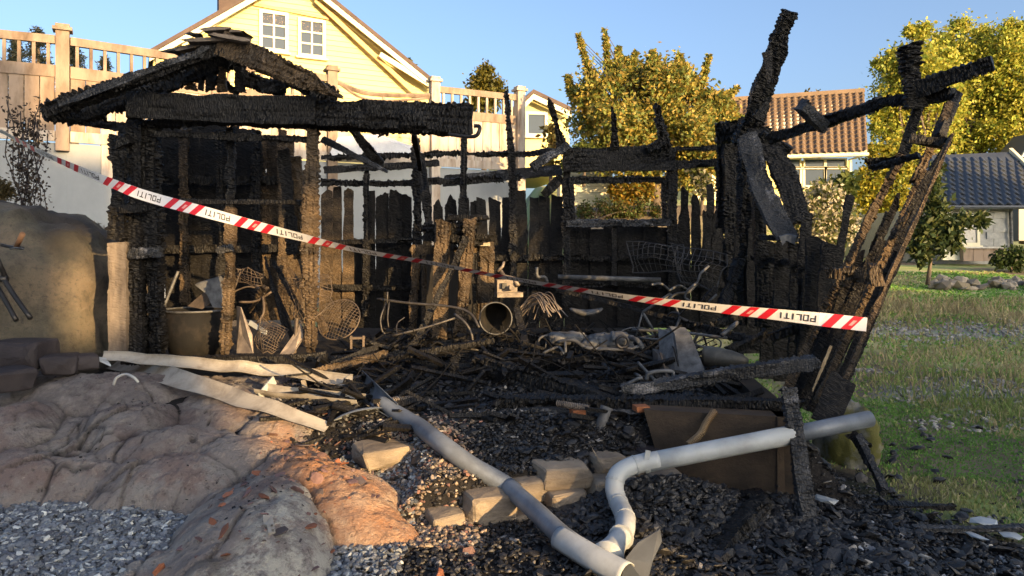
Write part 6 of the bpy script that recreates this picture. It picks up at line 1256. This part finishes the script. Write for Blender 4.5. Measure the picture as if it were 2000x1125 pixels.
grass('dry_grass', 5000, 4.2, 8.5, 5.8, 9.5, 0.05, 0.14, [(0.36, 0.31, 0.16), (0.44, 0.36, 0.2), (0.22, 0.30, 0.09)], 53, None, 0.0009)

# ------------------------------------------------------------------ police tape
TP = [(-30, 240, 6.75, 12), (0, 255, 6.7, 12), (60, 288, 6.5, 13), (125, 318, 6.3, 15), (200, 350, 6.1, 19), (280, 381, 6.0, 22), (400, 414, 5.9, 22), (500, 441, 5.82, 20), (600, 466, 5.75, 16), (700, 489, 5.65, 10), (850, 515, 5.5, 8), (960, 537, 5.4, 8),
      (1100, 561, 5.25, 9), (1250, 584, 5.1, 13), (1400, 602, 5.0, 18), (1550, 618, 4.85, 24), (1693, 634, 4.72, 31)]
TW = 0.088
tc = curve(PP([q[:3] for q in TP]), 10); wpx = np.interp(np.linspace(0, len(TP)-1, len(tc)), range(len(TP)), [q[3] for q in TP])
arc_ = np.concatenate([[0], np.cumsum([(tc[i+1]-tc[i]).length for i in range(len(tc)-1)])]); TL = arc_[-1]
def tape_pt(s, v_, lift=0.0):
    """point on the tape: s metres along it, v_ from -0.5 (lower edge) to 0.5"""
    s = min(max(s, 0), TL - 1e-6); i = int(np.searchsorted(arc_, s, 'right') - 1); i = min(i, len(tc)-2); f = (s - arc_[i]) / (arc_[i+1] - arc_[i])
    p = tc[i].lerp(tc[i+1], f); t = (tc[min(i+2, len(tc)-1)] - tc[max(i-1, 0)]).normalized()
    ap_ = min(1.0, (wpx[i]*(1-f) + wpx[i+1]*f) / F * p.y / TW); an = math.acos(ap_) * 0.97
    up_ = Vector((0,0,1)); up_ = (up_ - t*up_.dot(t)).normalized(); n = t.cross(up_); n = -n if n.y > 0 else n
    up2 = up_*math.cos(an) - n*math.sin(an)*-1; n2 = n*math.cos(an) + up_*math.sin(an)*-1
    return p + up2*(v_*TW) + n2*lift
tape = thing('police_tape', 'red and white police barrier tape stretched across the burnt shed', 'tape', tc[0])
band = MB(); N = 160
for sgn in (1,):
    V = []
    for i in range(N+1): V += [tape_pt(TL*i/N, -0.5), tape_pt(TL*i/N, 0.5)]
    band.add(V, [(2*i, 2*i+2, 2*i+3, 2*i+1) for i in range(N)])
band.build('band', M['tape_white'], tape)
GL_ = {'P': [(0,0,.2,1), (.2,.82,.8,1), (.2,.42,.8,.6), (.8,.42,1,1)], 'O': [(0,0,.2,1), (.8,0,1,1), (.2,0,.8,.17), (.2,.83,.8,1)], 'L': [(0,0,.22,1), (.22,0,1,.18)], 'I': [(.3,0,.7,1)], 'T': [(.38,0,.62,.82), (0,.82,1,1)]}
def stripe(s0, w_, mat, nm, slant=0.07, lift=0.0016, v0=-0.5, v1=0.5):
    n = 4; V = []
    for j in range(n+1):
        v_ = v0 + (v1-v0)*j/n; o = slant*(v_ + 0.5)
        V += [tape_pt(s0 + o, v_, lift), tape_pt(s0 + w_ + o, v_, lift)]
    MB().add(V, [(2*j, 2*j+1, 2*j+3, 2*j+2) for j in range(n)]).mesh
    mb = MB().add(V, [(2*j, 2*j+1, 2*j+3, 2*j+2) for j in range(n)]); return link(nm, mb.mesh(fix=False), tape, M[mat])
def word(s1):
    """POLITI, upside down as it hangs: the word runs from right to left"""
    mb = MB(); s = s1; hgt = 0.52
    for ch_ in 'POLITI':
        wd = 0.034 if ch_ != 'I' else 0.022
        for x0, y0, x1, y1 in GL_[ch_]:
            a, b_ = s - x0*wd, s - x1*wd; va, vb = 0.5*hgt - y0*hgt, 0.5*hgt - y1*hgt
            mb.add([tape_pt(a, va, .0016), tape_pt(b_, va, .0016), tape_pt(b_, vb, .0016), tape_pt(a, vb, .0016)], [(0,1,2,3)])
        s -= wd + 0.009
    return link('lettering', mb.mesh(fix=False), tape, M['tape_black'])
per = 0.625; s = TL - 0.30
while s > 0.1:
    word(s)
    for k in range(3):
        s0 = s + 0.035 + k*0.115
        if s0 + 0.12 < TL:
            st_ = stripe(s0, 0.058, 'tape_red', 'red_stripe')
            if k == 1:
                stripe(s0 + 0.022, 0.022, 'tape_crest', 'crest_print', 0.07, 0.0026, -0.2, 0.2)
    s -= per
s0 = TL - 0.30 + 0.035
